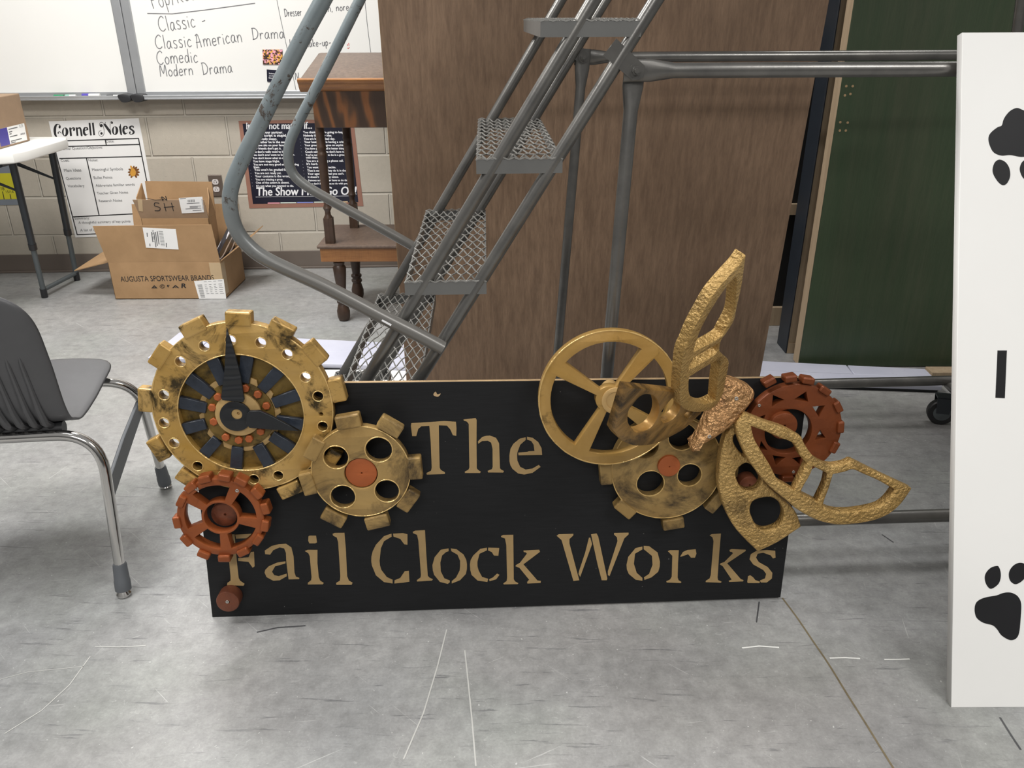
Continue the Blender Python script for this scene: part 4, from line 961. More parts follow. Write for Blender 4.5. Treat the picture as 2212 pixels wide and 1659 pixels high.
# navy flat seen edge-on
t = thing('navy_flat', 'navy painted flat seen edge-on beside the green flat', 'flat', (1.2, 3.15, 0))
nx = 1.128
b = new_bm(); prism(b, Fr((nx, 0, 0), (0, 1, 0), (0, 0, 1)), [[(3.10, .001), (3.215, .001), (3.19, 2.44), (3.05, 2.44)]], 0, .006); ob('side_board', b, MT['navy_paint'], t, bevel=.002)
b = new_bm(); box(b, XF, nx+.0062, nx+.042, 3.105, 3.125, .001, 2.44); ob('front_stile', b, MT['raw_wood'], t, label='raw splintered wood stile')
b = new_bm(); box(b, XF, nx+.0062, nx+.3, 3.10, 3.125, .001, .045); ob('bottom_rail', b, MT['raw_wood'], t, label='raw wood bottom rail')
b = new_bm(); box(b, XF, nx+.0062, nx+.9, 3.126, 3.134, .002, 2.44); ob('back_cloth', b, MT['black_cloth'], t)
# black backed flat, its raw rails showing in the gap
t = thing('black_flat', 'black backed flat with raw wood rails in the gap behind the brown panel', 'flat', (1.0, 3.45, 0))
b = new_bm(); box(b, XF, .55, 1.75, 3.452, 3.46, .002, 2.44); ob('cloth_panel', b, MT['black_cloth'], t)
for z0_, z1_ in ((.001, .085), (.50, .545), (1.25, 1.295)):
    b = new_bm(); box(b, XF, .55, 1.75, 3.43, 3.4515, z0_, z1_); ob('rail', b, MT['raw_wood'], t, label='raw wood rail')

# ------------------------------------------------------------------ white paw print flat
wa = math.radians(20.0); wo_ = fl(2054.5, 1528.5)
wf = Fr(wo_, flatv(.0), (0, math.sin(wa), math.cos(wa)))
t = thing('paw_print_panel', 'white painted panel with black paw prints leaning at the right edge', 'panel', wf.P(.22, 0))
tl = wf.px(2079, 70); br = (.44, 0)
b = new_bm(); prism(b, wf, [[(0, .0), (1.21, .0), (1.21, tl[1]), tl]], -.019, 0, .001); ob('painted_board', b, MT['white_paint'], t)
def paw(pad, toes):
    b = new_bm(); prism(b, wf, [catmull(wf.pxs(pad, .0005), 5)], -.0006, .0007); p = ob('paw_print', b, MT['paw'], t, label='black painted paw print')
    for to in toes:
        b = new_bm(); prism(b, wf, [catmull(wf.pxs(to, .0005), 5)], -.0006, .0007); ob('paw_toe', b, MT['paw'], p)
u = lambda pts: crop(2040, 200, 7.215, pts)
paw(u([(1130, 240), (1040, 275), (970, 345), (925, 420), (895, 512), (830, 540), (730, 620), (690, 700), (705, 810), (770, 930), (890, 980), (1030, 972), (1190, 1000), (1350, 985), (1500, 940), (1590, 830), (1600, 700), (1500, 590), (1400, 520), (1370, 400), (1300, 310), (1220, 270)]),
    [u([(855, 1045), (790, 1085), (755, 1180), (765, 1270), (830, 1380), (900, 1438), (965, 1425), (1015, 1340), (1025, 1250), (1000, 1150), (940, 1075)]),
     u([(1300, 1040), (1220, 1075), (1180, 1160), (1185, 1240), (1230, 1330), (1310, 1380), (1400, 1340), (1430, 1240), (1400, 1110)])])
u = lambda pts: crop(2060, 1180, 6.914, pts)
paw(u([(800, 690), (720, 705), (640, 735), (460, 770), (350, 830), (315, 930), (340, 1060), (440, 1140), (580, 1180), (650, 1240), (710, 1325), (800, 1385), (870, 1402), (940, 1370), (980, 1280), (1000, 1080), (1008, 860), (960, 750), (880, 700)]),
    [u([(645, 295), (560, 320), (490, 390), (466, 470), (485, 560), (535, 628), (590, 625), (670, 560), (702, 470), (700, 380), (675, 310)]),
     u([(980, 248), (900, 285), (840, 360), (826, 440), (850, 520), (915, 565), (985, 545), (1060, 480), (1110, 400), (1100, 300), (1050, 258)])])
b = new_bm(); prism(b, wf, [wf.pxs([(2155, 757), (2175, 757), (2170.5, 860), (2150.5, 859)], .0005)], -.0006, .0007); ob('painted_bar', b, MT['paw'], t, label='black painted upright bar')

# ================================================================== the sign
sl = .0972; sy = .0409
S0 = fl(458.5, 1333.5)
sf_ = Fr(S0, (math.cos(sy), math.sin(sy), 0), Vector((-math.sin(sy)*math.sin(sl), math.cos(sy)*math.sin(sl), math.cos(sl))))
SG = sf_
sign = thing('sign', 'black wooden sign reading The Fail Clock Works, with gold gears and wings', 'sign', S0+(fl(1688, 1291)-S0)/2)
Q = SG.pxs([(458.5, 1333.5), (1686, 1290.5), (1748, 816), (404, 831.5)])
b = new_bm(); prism(b, SG, [[Q[0], Q[1], Q[2], Q[3]]], -.0125, 0, .0008); ob('sign_board', b, MT['board'], sign)
b = new_bm(); e1 = Vector(Q[3]); e2 = Vector(Q[2]); d = (e2-e1).normalized(); nrm_ = Vector((-d.y, d.x))
prism(b, SG, [[tuple(e1+d*.004), tuple(e2-d*.004), tuple(e2-d*.004+nrm_*.0006), tuple(e1+d*.004+nrm_*.0006)]], -.0115, -.0008); ob('raw_edge', b, MT['raw_edge'], sign, label='pale unpainted top edge')
# stencilled letters
K1 = (870, 880, 6.703); K2 = (470, 1120, 5.144); K3 = (880, 1120, 5.267); K4 = (1180, 1120, 4.096)
LET = [(K1, [[(125,228),(400,212),(600,198),(770,208),(778,300),(775,410),(725,400),(690,320),(640,262),(522,258),(528,600),(535,870),(550,905),(610,938),(612,962),(348,972),(345,950),(410,915),(420,870),(405,500),(385,265),(270,272),(225,310),(195,415),(137,415),(118,265)]]),
(K1, [[(880,175),(1055,155),(1070,180),(1068,500),(1072,880),(1090,905),(1130,930),(1120,948),(900,948),(900,928),(950,905),(965,870),(955,240),(930,205),(885,190)], [(1090,490),(1150,430),(1210,412),(1260,408),(1350,440),(1395,520),(1408,880),(1425,900),(1465,920),(1455,942),(1235,940),(1230,918),(1290,895),(1302,860),(1300,600),(1280,510),(1230,480),(1150,485),(1092,525)]]),
(K1, [[(1780,432),(1690,455),(1600,530),(1560,600),(1545,690),(1545,780),(1560,840),(1590,890),(1670,955),(1760,970),(1880,945),(1995,860),(1970,832),(1880,885),(1780,900),(1700,860),(1660,770),(1655,700),(1660,650),(1700,540),(1780,470)], [(1798,425),(1880,440),(1960,500),(2010,590),(2018,688),(1675,692),(1672,655),(1800,645),(1830,635),(1908,632),(1895,540),(1860,485),(1800,465)]]),
(K2, [[(120,180),(190,175),(203,330),(215,480),(235,660),(250,690),(300,725),(290,745),(105,740),(110,715),(145,690),(145,640),(130,480)], [(198,178),(330,172),(430,165),(440,270),(410,265),(385,215),(205,222)], [(228,440),(345,430),(370,370),(405,368),(412,530),(390,545),(345,480),(232,470)]]),
(K2, [[(525,355),(600,305),(680,285),(760,280),(820,320),(845,420),(855,600),(870,645),(910,660),(905,672),(790,675),(780,600),(765,480),(760,380),(740,330),(690,320),(620,350),(585,400),(530,395)], [(755,475),(660,490),(570,530),(530,570),(523,600),(545,650),(620,690),(690,685),(770,640),(768,612),(680,640),(630,630),(605,590),(640,530),(755,498)]]),
(K2, [[(1010,200),(1020,190),(1095,190),(1105,265),(1085,275),(1020,275),(1008,245)], [(970,360),(1000,348),(1110,348),(1110,500),(1125,650),(1140,690),(1180,715),(1170,730),(1003,732),(1005,712),(1040,685),(1045,650),(1025,420),(1010,385)]]),
(K2, [[(1278,170),(1300,160),(1410,158),(1425,330),(1440,640),(1460,690),(1500,712),(1490,735),(1320,735),(1318,715),(1360,690),(1365,640),(1340,260),(1325,210),(1285,190)]]),
(K2, [[(1932,168),(1850,195),(1760,290),(1725,360),(1710,420),(1708,470),(1715,520),(1760,630),(1850,705),(1945,720),(1945,680),(1880,650),(1820,570),(1805,520),(1800,470),(1815,330),(1850,250),(1935,200)], [(1950,168),(2060,162),(2110,175),(2110,290),(2075,285),(2030,225),(1955,200)], [(1968,685),(2030,660),(2080,585),(2125,580),(2132,700),(2060,712),(1965,720)]]),
(K3, [[(62,150),(90,138),(200,132),(215,400),(232,650),(250,672),(290,690),(280,705),(110,715),(108,700),(150,670),(155,640),(125,250),(110,185),(65,165)]]),
(K3, [[(468,340),(380,355),(310,440),(285,530),(290,590),(305,640),(370,720),(460,742),(482,725),(482,705),(420,680),(380,600),(375,500),(395,420),(440,380),(470,370)], [(495,340),(560,350),(640,410),(670,470),(678,520),(677,575),(665,630),(600,700),(505,738),(505,712),(555,670),(595,590),(600,540),(600,480),(570,410),(500,370)]]),
(K3, [[(905,332),(830,345),(750,420),(720,470),(712,520),(715,580),(730,640),(800,705),(910,720),(918,685),(850,665),(810,590),(797,540),(797,490),(820,400),(905,360)], [(920,332),(1045,335),(1035,422),(985,420),(960,380),(918,362)], [(930,690),(975,670),(1020,627),(1047,640),(1010,690),(935,712)]]),
(K3, [[(1065,200),(1090,188),(1205,185),(1210,690),(1225,715),(1262,735),(1255,745),(1095,748),(1092,738),(1130,710),(1135,670),(1125,300),(1110,225),(1070,212)], [(1320,365),(1500,355),(1508,378),(1320,520),(1480,705),(1518,710),(1515,732),(1365,738),(1362,722),(1385,695),(1275,560),(1230,542),(1235,530),(1280,505),(1360,400),(1350,385),(1325,380)]]),
(K4, [[(92,152),(110,140),(240,135),(238,150),(205,180),(205,220),(292,545),(240,552),(135,190)], [(378,170),(390,170),(405,225),(300,515),(285,490),(290,465),(345,300)], [(396,140),(445,132),(460,160),(540,530),(535,545),(490,545),(455,410)], [(600,128),(728,125),(728,140),(690,175),(570,480),(560,508),(545,500),(545,465),(630,200),(625,165),(600,142)]]),
(K4, [[(850,248),(790,262),(725,340),(710,410),(713,450),(730,490),(790,540),(850,550),(850,525),(800,480),(775,400),(785,310),(850,272)], [(862,242),(910,245),(985,300),(1005,380),(1003,425),(990,470),(930,520),(868,542),(865,520),(910,490),(940,410),(935,330),(862,270)]]),
(K4, [[(1075,288),(1095,280),(1172,280),(1165,400),(1162,520),(1170,545),(1195,560),(1190,570),(1065,565),(1062,555),(1095,540),(1110,515),(1115,330),(1085,298)], [(1185,335),(1210,295),(1250,278),(1322,272),(1328,310),(1315,345),(1280,345),(1255,315),(1188,338)]]),
(K4, [[(1445,148),(1465,138),(1545,132),(1530,300),(1515,520),(1520,545),(1550,558),(1545,567),(1410,562),(1412,550),(1445,530),(1455,500),(1480,200),(1470,165)], [(1620,278),(1640,270),(1762,275),(1765,285),(1600,395),(1720,535),(1745,545),(1740,555),(1618,560),(1615,550),(1640,540),(1560,420),(1535,405),(1545,395),(1575,385),(1650,310),(1645,295),(1625,292)]]),
(K4, [[(2025,285),(2028,345),(2005,352),(1985,325),(1920,302),(1870,310),(1855,345),(1880,385),(1960,430),(2000,480),(1995,530),(1950,565),(1898,565),(1890,548),(1935,530),(1945,490),(1920,455),(1830,405),(1798,360),(1810,315),(1860,285),(1950,278)], [(1785,510),(1805,502),(1830,520),(1850,545),(1890,558),(1885,570),(1782,570),(1778,560)]])]
for kk_, polys in LET:
    b = new_bm()
    for p in polys: prism(b, SG, [SG.pxs(crop(*kk_, p))], -.0004, .0007)
    ob('letter', b, MT['letter'], sign)
def circ(w, l, r, tp, bt):
    """circle on the sign plane at height w from its left, right, top and bottom limits in the photograph"""
    a = Vector(SG.px((l+r)/2, (tp+bt)/2, w)); R_ = (Vector(SG.px(r, (tp+bt)/2, w))-Vector(SG.px(l, (tp+bt)/2, w))).length/2
    Rv = (Vector(SG.px((l+r)/2, tp, w))-Vector(SG.px((l+r)/2, bt, w))).length/2
    return a, R_, Rv
def teeth(parent, w, w0, w1, cen, px_list, ln, wd, m, hexa=False):
    for x, y in px_list:
        c_ = Vector(SG.px(x, y, w)); d = (c_-cen).normalized(); fr = Fr(SG.P(c_.x, c_.y), SG.u*d.x+SG.v*d.y, SG.u*(-d.y)+SG.v*d.x)
        b = new_bm(); box(b, fr, -ln/2, ln/2, -wd/2, wd/2, w0, w1); ob('gear_tooth', b, m, parent, bevel=.0035)
def screw(x, y, w, parent, r=.004):
    b = new_bm(); prism(b, SG, [circle(SG.px(x, y, w), r, 16), circle(SG.px(x, y, w), r*.35, 10)], w-.002, w+.0012, .0005); ob('screw', b, MT['screw'], parent)
c3 = lambda pts: crop(290, 650, 2.8125, pts)
# ---- clock gear
w = .030; cc, R1, R1v = circ(w, 327.5, 722, 705, 1062.5); R1 = (R1+R1v)/2
ci, R2, R2v = circ(w, 388, 654, 767.5, 1021); R2 = (R2+R2v)/2
b = new_bm()
holes = c3([(425,275),(585,240),(768,255),(930,325),(1040,465),(1117,580),(1145,763),(875,1062),(727,1085),(540,1062),(385,1005),(242,865),(180,742),(180,572),(280,370)])
prism(b, SG, [circle(cc, R1, 96), circle(ci, R2, 72)]+[circle(SG.px(x, y, w), .0112, 18) for x, y in holes]+[circle(SG.px(*c3([(1135, 690)])[0], w), .0042, 12)], .002, w, .002)
clock = ob('clock_gear', b, MT['gold'], sign, smooth=True)
tc_ = c3([(630,112),(355,166),(155,338),(66,605),(146,905),(328,1088),(945,1150),(1232,545),(1094,322),(890,180),(1190,972)])
teeth(clock, .030, .004, .032, cc, tc_, .030, .052, MT['gold'])
b = new_bm(); prism(b, SG, [circle(ci, R2+.012, 72)], .0015, .012); ob('clock_back', b, MT['gold_deep'], clock, smooth=True)
cd = Vector(SG.px(*c3([(640, 690)])[0], .02)); u1 = (Vector(SG.px(*c3([(860, 690)])[0], .02))-Vector(SG.px(*c3([(430, 690)])[0], .02))).length/2
b = new_bm(); 
cogs = []
for i in range(72):
    a = 2*math.pi*i/72; rr = u1*1.16 if (i % 6) < 4 else u1*1.03
    cogs.append((cd.x+rr*math.cos(a), cd.y+rr*math.sin(a)))
prism(b, SG, [cogs], .012, .017, .001); ob('cog_ring', b, MT['gold_pale'], clock, smooth=True)
b = new_bm(); prism(b, SG, [circle(cd, u1, 60)], .017, .021, .001); ob('bolt_plate', b, MT['gold_deep'], clock, smooth=True)
ch_ = Vector(SG.px(*c3([(632, 690)])[0], .028))
b = new_bm(); prism(b, SG, [circle(ch_, u1*.655, 48)], .021, .029, .0015); ob('hub_ring', b, MT['gold_pale'], clock, smooth=True)
for x, y in c3([(672,535),(748,572),(800,642),(765,797),(695,842),(632,850),(553,832),(480,738),(470,652),(505,588)]):
    b = new_bm(); prism(b, SG, [circle(SG.px(x, y, .03), .0088, 6, None, (x*7 % 10)/10)], .021, .030, .0015); ob('hex_bolt', b, MT['orange'], clock)
for x, y, dx, dy in ((675,415,.04,0),(828,482,0,0),(925,595,0,0),(950,742,0,0),(905,868,0,0),(790,948,0,0),(622,965,0,0),(452,902,0,0),(350,768,0,0),(350,633,0,0),(402,522,0,0),(508,428,0,0)):
    c_ = Vector(SG.px(*c3([(x, y)])[0], .024)); d = (c_-cd).normalized()
    fr = Fr(SG.P(c_.x, c_.y), SG.u*d.x+SG.v*d.y, SG.u*(-d.y)+SG.v*d.x)
    b = new_bm(); prism(b, fr, [[(-.030, -.0115), (.031, -.0135), (.031, .0135), (-.030, .0115)]], .013, .026, .0015); ob('hour_bar', b, MT['navy_foam'], clock)
hb = Vector(SG.px(*c3([(615, 703)])[0], .036)); rb_ = (Vector(SG.px(*c3([(712, 703)])[0], .036))-hb).length
b = new_bm(); prism(b, SG, [circle(hb, rb_, 40), circle(SG.px(*c3([(622, 690)])[0], .036), rb_*.34, 24)], .030, .036, .0012); ob('hand_boss', b, MT['black_tape'], clock, smooth=True)
b = new_bm(); prism(b, SG, [circle(SG.px(*c3([(622, 690)])[0], .033), rb_*.36, 24), circle(SG.px(*c3([(632, 684)])[0], .033), rb_*.1, 12)], .029, .033); ob('axle_face', b, MT['gold_pale'], clock)
kt = Mat('ridged_black_tape', .36)
z_ = kt.n('ShaderNodeTexWave'); z_.inputs['Scale'].default_value = 14; z_.inputs['Distortion'].default_value = 1.5; z_.bands_direction = 'Z'; kt.l(kt.co(), z_.inputs['Vector'])
kt.color(lin(25, 27, 30)); kt.bump(z_.outputs['Fac'], .5, .004)
b = new_bm(); prism(b, SG, [SG.pxs(c3([(560,162),(572,205),(605,300),(645,450),(668,600),(660,617),(535,605),(526,585),(545,450),(553,300)]), .042)], .036, .042, .001); ob('minute_hand', b, kt.m, clock)
b = new_bm(); prism(b, SG, [SG.pxs(c3([(680,690),(700,670),(760,668),(832,700),(930,752),(1002,792),(840,784),(700,772),(680,750)]), .045)], .037, .045, .001); ob('hour_hand', b, MT['black_tape'], clock)
# ---- four-hole gold gear
w = .056; cg, Rg, Rv_ = circ(w, *[v for v in (290+1085/2.8125, 290+1668/2.8125, 650+757/2.8125, 650+1325/2.8125)]); Rg = (Rg+Rv_)/2
def big_gear(name, m, w0, w, cg, Rg, holes, tl_, cap, cap_m, tlen, twd, capr, parent=sign, recess=True):
    b = new_bm(); k_ = Vector(SG.px(*cap, w))
    prism(b, SG, [circle(cg, Rg, 80)]+[circle(SG.px(x, y, w), r, 32) for x, y, r in holes]+([circle(k_, capr*1.05, 36)] if recess else []), w0, w, .002)
    g = ob(name, b, m, parent, smooth=True); teeth(g, w+.002, w0+.001, w+.003, cg, tl_, tlen, twd, m)
    b = new_bm(); prism(b, SG, [circle(k_, capr, 40), circle((k_.x+.001, k_.y-.001), capr*.05, 8)], w0, w-.004 if recess else w+.008, .0015); ob('centre_cap', b, cap_m, g, smooth=True, label='round copper-coloured centre cap')
    return g
P3 = lambda x, y: c3([(x, y)])[0]
big_gear('gear', MT['gold_dark'], .034, w, cg, Rg, [(*P3(1225,952), .0268), (*P3(1485,905), .0290), (*P3(1535,1156), .0268), (*P3(1268,1190), .0272)],
    c3([(1298,738),(1553,770),(1704,1020),(1664,1217),(1475,1347),(1210,1322),(1054,1115),(1092,905)]), P3(1377, 1050), MT['orange'], .030, .052, .0335)
# ---- spoked copper gear over a copper spacer
w = .060; cp, Rp, Rpv = circ(w, *[v for v in (290+272/2.8125, 290+776/2.8125, 650+1075/2.8125, 650+1562/2.8125)]); Rp = (Rp+Rpv)/2
def spoked(name, m, w0, w, cen, Ro, Ri, hub_o, hub_i, angs, half, hw, bev=.003):
    loops = [circle(cen, Ro, 80)]
    angs = sorted(angs)
    for i, a in enumerate(angs):
        a2 = angs[(i+1) % len(angs)]
        if a2 <= a: a2 += 360
        A0, A1 = math.radians(a+half), math.radians(a2-half); lp_ = [(cen[0]+Ri*math.cos(A0+(A1-A0)*j/14), cen[1]+Ri*math.sin(A0+(A1-A0)*j/14)) for j in range(15)]
        dh = hw/hub_o; B1_, B0__ = math.radians(a2)-dh, math.radians(a)+dh
        lp_ += [(cen[0]+hub_o*math.cos(B1_+(B0__-B1_)*j/8), cen[1]+hub_o*math.sin(B1_+(B0__-B1_)*j/8)) for j in range(9)]
        loops.append(lp_)
    if hub_i: loops.append(circle(cen, hub_i, 40))
    b = new_bm(); prism(b, SG, loops, w0, w, bev); return ob(name, b, m, sign, smooth=True)
sg = spoked('gear', MT['copper'], .036, w, cp, Rp, Rp*.82, Rp*.445, Rp*.375, [60, 348, 272, 208, 142], 9.5, .009)
teeth(sg, w+.004, .038, w+.006, cp, c3([(425,1087),(545,1077),(645,1100),(743,1172),(795,1265),(793,1370),(750,1455),(660,1530),(545,1568),(420,1545),(315,1460),(258,1350),(283,1222),(340,1138)]), .0165, .027, MT['copper'])
screw(*P3(380, 1142), w, sg); screw(*P3(625, 1153), w, sg)
def knob(x, y, r, h, m=MT['knob']):
    c_ = SG.px(x, y, h); b = new_bm(); prism(b, SG, [circle(c_, r, 40), circle((c_[0]+.002, c_[1]), r*.07, 8)], 0, h, .003); k_ = ob('spacer_knob', b, m, sign, smooth=True); return k_
knob(*P3(545, 1300), .0285, .034)
kb = knob(491.5, 1301, .0262, .032); screw(491, 1300, .032, kb, .004)
# ---- right-hand group
c5 = lambda pts: crop(1140, 520, 2.3698, pts)
P5 = lambda x, y: c5([(x, y)])[0]
w = .030; cr_, Rr, Rrv = circ(w, *(1140+437/2.3698, 1140+990/2.3698, 520+895/2.3698, 520+1434/2.3698)); Rr = (Rr+Rrv)/2
big_gear('gear', MT['gold_dark'], .004, w, cr_, Rr, [(*P5(793,1005), .0315), (*P5(628,1243), .0310), (*P5(829,1200), .0272), (*P5(600,1050), .0300)],
    c5([(402,1200),(500,1378),(747,1452),(962,1345),(1050,1160)]), P5(720, 1148), MT['orange'], .027, .049, .0245, recess=False)
w = .078; cw_, Rw, Rwv = circ(w, *(1160+38/5.0275, 1160+1545/5.0275, 700+72/5.0275, 700+1563/5.0275)); Rw = (Rw+Rwv)/2
wh = spoked('spoked_wheel', MT['gold_clean'], .055, w, cw_, Rw, Rw*.83, Rw*.20, None, [147, 52, 243, 325], 8.0, .008, .0025)
k2c = Vector(SG.px(1160+852/5.0275, 700+830/5.0275, w)); 
b = new_bm(); prism(b, SG, [circle(k2c, .029, 40), circle(k2c, .019, 32)], w-.004, w+.004, .0015); ob('wheel_hub', b, MT['gold_pale'], wh, smooth=True)
b = new_bm(); prism(b, SG, [circle(k2c, .0195, 32), circle(k2c, .0022, 8)], .0, w+.001); ob('hub_cap', b, MT['gold_pale'], wh, smooth=True)
# red gear with triangular windows
c6 = lambda pts: crop(1560, 780, 5.925, pts)
w = .034; cR, RR, RRv = circ(w, *(1560+322/5.925, 1560+1500/5.925, 780+285/5.925, 780+1500/5.925)); RR = (RR+RRv)/2
cin, Rin, Rinv = circ(w, *(1560+556/5.925, 1560+1140/5.925, 780+618/5.925, 780+1186/5.925)); Rin = (Rin+Rinv)/2
b = new_bm()
tri = [[(655,440),(792,498),(640,580)],[(930,490),(1075,395),(1100,520)],[(1162,588),(1312,572),(1240,712)],[(1255,888),(1322,985),(1192,1005)],[(900,1245),(1010,1228),(990,1320)],[(652,1212),(808,1235),(690,1330)],[(500,1030),(575,1140),(478,1130)],[(465,725),(552,692),(530,760)]]
prism(b, SG, [circle(cR, RR, 80), circle(cin, Rin, 56)]+[SG.pxs(c6(q_), w) for q_ in tri], .010, w, .002)
rg = ob('gear', b, MT['copper_dark'], sign, smooth=True)
teeth(rg, w+.004, .012, w+.006, cR, c6([(615,278),(885,232),(1108,258),(1322,385),(1490,592),(1522,852),(1445,1112),(1020,1490),(842,1512),(560,1480),(330,520)]), .015, .027, MT['copper_dark'])
screw(1560+475/5.925, 780+568/5.925, w, rg, .0035); screw(1560+912/5.925, 780+1418/5.925, w, rg, .0035)
knob(1560+790/5.925, 780+835/5.925, .0305, .046, MT['copper_dark'])
kb = knob(1618, 1049, .0225, .030); screw(1617, 1056, .030, kb, .0035)
# wings on the right, lying flat
c7 = lambda pts: crop(1540, 880, 4.9156, pts)
w = .088
wd_o = [(160,270),(110,380),(75,560),(60,760),(80,920),(130,1080),(220,1260),(340,1400),(480,1535),(700,1430),(940,1270),(900,1150),(840,1060),(700,940),(560,800),(480,650),(380,480),(300,330),(250,230)]
wd_h = [[(225,310),(262,305),(350,530),(280,470),(225,380)],[(330,600),(400,610),(480,690),(515,780),(480,860),(400,890),(310,860),(255,770),(250,680)],[(540,960),(640,965),(720,1030),(755,1130),(730,1230),(660,1290),(550,1310),(470,1270),(420,1180),(395,1090),(430,1000)]]
def sharp_smooth(pts, corners, n=4):
    """Catmull-Rom outline that keeps the listed vertices sharp"""
    N_ = len(pts); out = []; idx = sorted(corners)
    if not idx: return catmull(pts, n)
    for a, c_ in zip(idx, idx[1:]+[idx[0]+N_]):
        seg_ = [pts[k_ % N_] for k_ in range(a, c_+1)]
        sm_ = catmull([(p[0], p[1], 0) for p in seg_], n, False) if len(seg_) > 2 else seg_
        out += [(p[0], p[1]) for p in sm_[:-1]]
    return out
def px_smooth(fr, pts, w, corners): return sharp_smooth(fr.pxs(pts, w), corners)
b = new_bm(); prism(b, SG, [px_smooth(SG, c7(wd_o), w, [8, 10])]+[[(p[0], p[1]) for p in catmull(SG.pxs(c7(h_), w), 5)] for h_ in wd_h], .062, w, .004, 2); ob('wing', b, MT['gold_rough'], sign, smooth=True, label='hammered gold lower wing with round holes')
w = .118
wc_o = [(340,65),(560,155),(780,230),(950,325),(975,390),(1050,500),(1130,570),(1260,620),(1400,605),(1480,570),(1520,580),(1800,720),(2115,865),(2060,950),(1980,1050),(1850,1150),(1650,1220),(1400,1250),(1250,1240),(1080,1190),(900,1090),(780,990),(620,860),(500,730),(390,580),(300,400),(255,250),(255,180),(300,110)]
wc_h = [([(410,205),(560,260),(720,330),(840,375),(900,450),(930,520),(1000,600),(960,690),(865,880),(780,830),(690,770),(610,620),(500,440),(440,330)], [0, 6, 8]), ([(1065,630),(1215,705),(1190,830),(1110,1000),(935,915),(960,850),(1040,710)], [0, 1, 3, 4]), ([(1280,715),(1400,690),(1490,665),(1600,710),(1760,780),(1935,880),(1870,970),(1780,1045),(1640,1085),(1450,1110),(1290,1100),(1170,1050),(1190,980),(1240,850)], [0, 5, 11])]
b = new_bm(); prism(b, SG, [px_smooth(SG, c7(wc_o), w, [0, 3, 10, 12])]+[px_smooth(SG, c7(h_), w, cs) for h_, cs in wc_h], .092, w, .004, 2); ob('wing', b, MT['gold_rough'], sign, smooth=True, label='hammered gold open-work wing reaching right')
# crumpled body between the wings
bo = catmull([(1010,728),(1062,720),(1150,758),(1166,802),(1122,872),(1062,942),(985,1002),(905,1052),(858,1090),(846,1066),(888,990),(928,905),(978,830)], 6)
b = new_bm(); prism(b, SG, [SG.pxs(c5([(p[0], p[1]) for p in bo]), .11)], .06, .112, .014, 4)
body = ob('wing_body', b, MT['copper_rough'], sign, smooth=True, label='crumpled copper body joining the wings')
screw(*P5(1068, 808), .112, body, .004); screw(*P5(930, 1002), .112, body, .004)
# wings on the left, raised towards the room
ang = math.radians(47); nl = Vector((math.sin(ang)*.83, -math.sin(ang)*.56, math.cos(ang)))
wn = SG.u*nl.x+SG.v*nl.y+SG.n*nl.z
hp = SG.P(*SG.px(1548, 905, .095), .095)
wu = (SG.u-wn*SG.u.dot(wn)).normalized(); WF = Fr(hp, wu, wn.cross(wu))
c8 = lambda pts: crop(1160, 700, 5.0275, pts)
wb_o = [(985,690),(1200,712),(1500,742),(1650,790),(1780,870),(1790,960),(1740,1010),(1600,1140),(1450,1225),(1290,1300),(1100,1325),(990,1300),(900,1250),(838,1165)]
wb_h = [[(1200,765),(1290,800),(1330,900),(1310,1020),(1230,1130),(1100,1180),(1040,1140),(990,1060),(1000,940),(1050,870),(1120,790)],[(1350,960),(1450,830),(1500,800),(1560,860),(1545,950),(1480,1030),(1390,1075),(1345,1030)],[(1605,985),(1650,955),(1700,965),(1640,1030)]]
b = new_bm(); prism(b, WF, [px_smooth(WF, c8(wb_o), 0, [0, 13])]+[[(p[0], p[1]) for p in catmull(WF.pxs(c8(h_)), 5)] for h_ in wb_h], -.019, 0, .002); ob('wing', b, MT['gold_plate'], sign, smooth=True, label='raised gold lower wing with a round hole')
c9 = lambda pts: crop(1420, 530, 4.147, pts)
wa_o = [(795,90),(785,170),(755,375),(715,550),(690,670),(625,780),(575,850),(560,940),(585,975),(640,1030),(635,1110),(610,1230),(590,1330),(520,1440),(420,1490),(300,1490),(215,1440),(200,1340),(210,1180),(235,980),(280,870),(335,740),(405,610),(505,440),(640,280),(740,170)]
wa_h = [([(700,290),(640,350),(540,490),(450,640),(385,770),(340,900),(325,960),(560,830),(610,760),(670,650),(695,560),(708,420),(712,320)], [0, 6]), ([(325,1010),(500,910),(555,880),(540,950),(490,1000),(300,1110),(290,1080)], [0, 2]), ([(290,1180),(400,1110),(525,1040),(570,1040),(545,1200),(525,1390),(440,1425),(340,1400),(290,1330),(283,1240)], [0, 3, 5])]
WF2 = Fr(WF.P(0, 0, .012), WF.u, WF.v)
b = new_bm(); prism(b, WF2, [px_smooth(WF2, c9(wa_o), 0, [0])]+[px_smooth(WF2, c9(h_), 0, cs) for h_, cs in wa_h], -.022, 0, .002); ob('wing', b, MT['gold_rough'], sign, smooth=True, label='raised gold open-work wing pointing up')

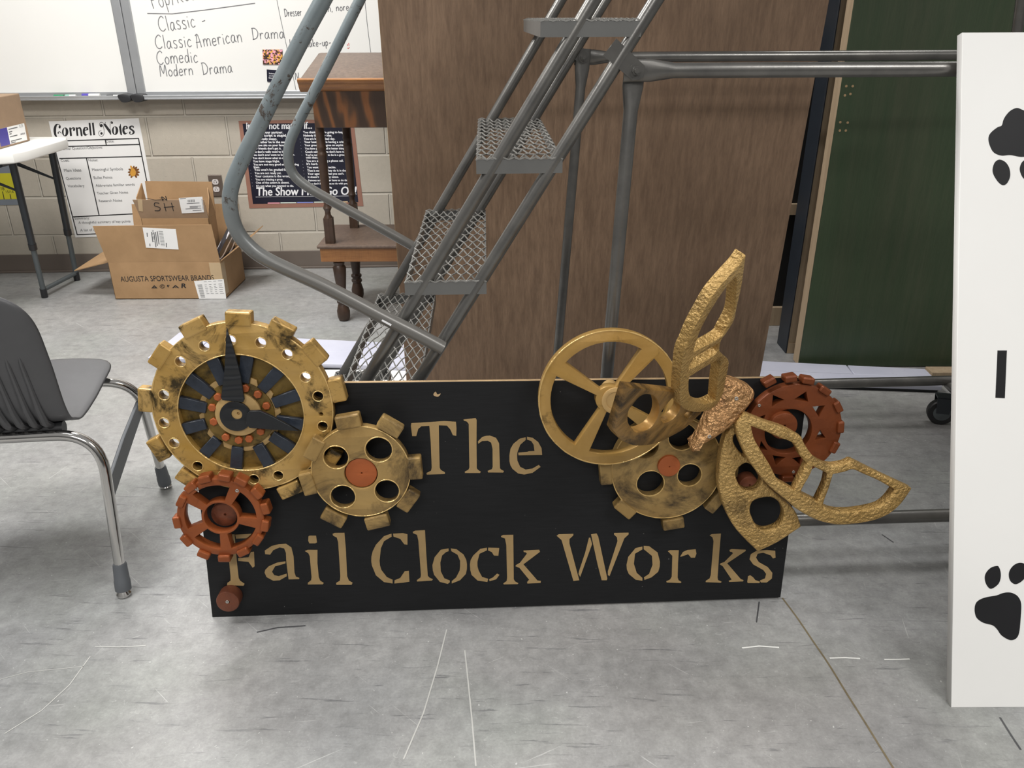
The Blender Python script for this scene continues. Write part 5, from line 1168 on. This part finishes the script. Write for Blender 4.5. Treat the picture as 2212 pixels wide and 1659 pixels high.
# small wear: a worn sticker on the near hand rail and a chip in the sign's paint
def sticker(fr, a, c, r, m, rail_ob, name):
    a, c = Vector(fr.px(*a)), Vector(fr.px(*c)); d = (c-a).normalized(); q_ = Vector((-d.y, d.x)); b = new_bm(); L = []
    for s_ in (0, 1):
        p = a+(c-a)*s_
        L.append([b.verts.new(fr.P(*(p+q_*r*math.sin(t_)), r*math.cos(t_))) for t_ in [math.radians(g) for g in (-5, 8, 22, 36, 50)]])
    for k_ in range(4): b.faces.new((L[0][k_], L[0][k_+1], L[1][k_+1], L[1][k_]))
    ob(name, b, m, rail_ob)
rails = [o for o in bpy.data.objects if o.name.startswith('handrail')]
sticker(HRN, (826, 687), (846, 698), .0153, MT['white_ink'], rails[0], 'worn_sticker')
b = new_bm(); prism(b, SG, [catmull(SG.pxs([(936, 853), (941, 846), (945, 852), (952, 850), (946, 857)], 0), 3)], -.0004, .0006); ob('paint_chip', b, MT['raw_edge'], sign, label='pale chip in the black paint')

# shiny beads of paint along the cut edges of the big gears
def bead(parent, loops, w, r, m=MT['gold_bead']):
    b = new_bm(); rnd = random.Random(len(loops))
    for i_, lp_ in enumerate(loops):
        if i_: b = new_bm()
        n_ = len(lp_); pts = [SG.P(p[0], p[1], w) for p in lp_]
        ring = pts+[pts[0], pts[1]]
        rr = [r*rnd.uniform(.65, 1.25) for _ in range(n_)]; rr = rr+[rr[0], rr[1]]
        tube(b, ring, rr, 7, cap=False); ob('rim_bead' if len(loops) < 2 else 'hole_bead', b, m, parent, smooth=True)
bead(clock, [circle(cc, R1-.001, 90)], .0287, .0017)
bead(clock, [circle(SG.px(x, y, .030), .0114, 18) for x, y in holes], .0293, .0012)
bead(clock, [circle(ci, R2+.0005, 72)], .0295, .0014)
g2 = [o for o in sign.children if o.name.startswith('gear')]
bead(g2[0], [circle(cg, Rg-.001, 80)], .0553, .0014)
bead(g2[0], [circle(SG.px(*P3(x, y), .056), r, 28) for x, y, r in ((1225, 952, .0268), (1485, 905, .0290), (1535, 1156, .0268), (1268, 1190, .0272))], .0553, .0014)
bead(g2[2], [circle(SG.px(*P5(x, y), .030), r, 28) for x, y, r in ((793, 1005, .0315), (628, 1243, .0310), (829, 1200, .0272))], .0293, .0012)
bead(g2[2], [circle(cr_, Rr-.001, 80)], .0295, .0013)
bead(wh, [circle(cw_, Rw-.001, 90)], .0775, .0016)
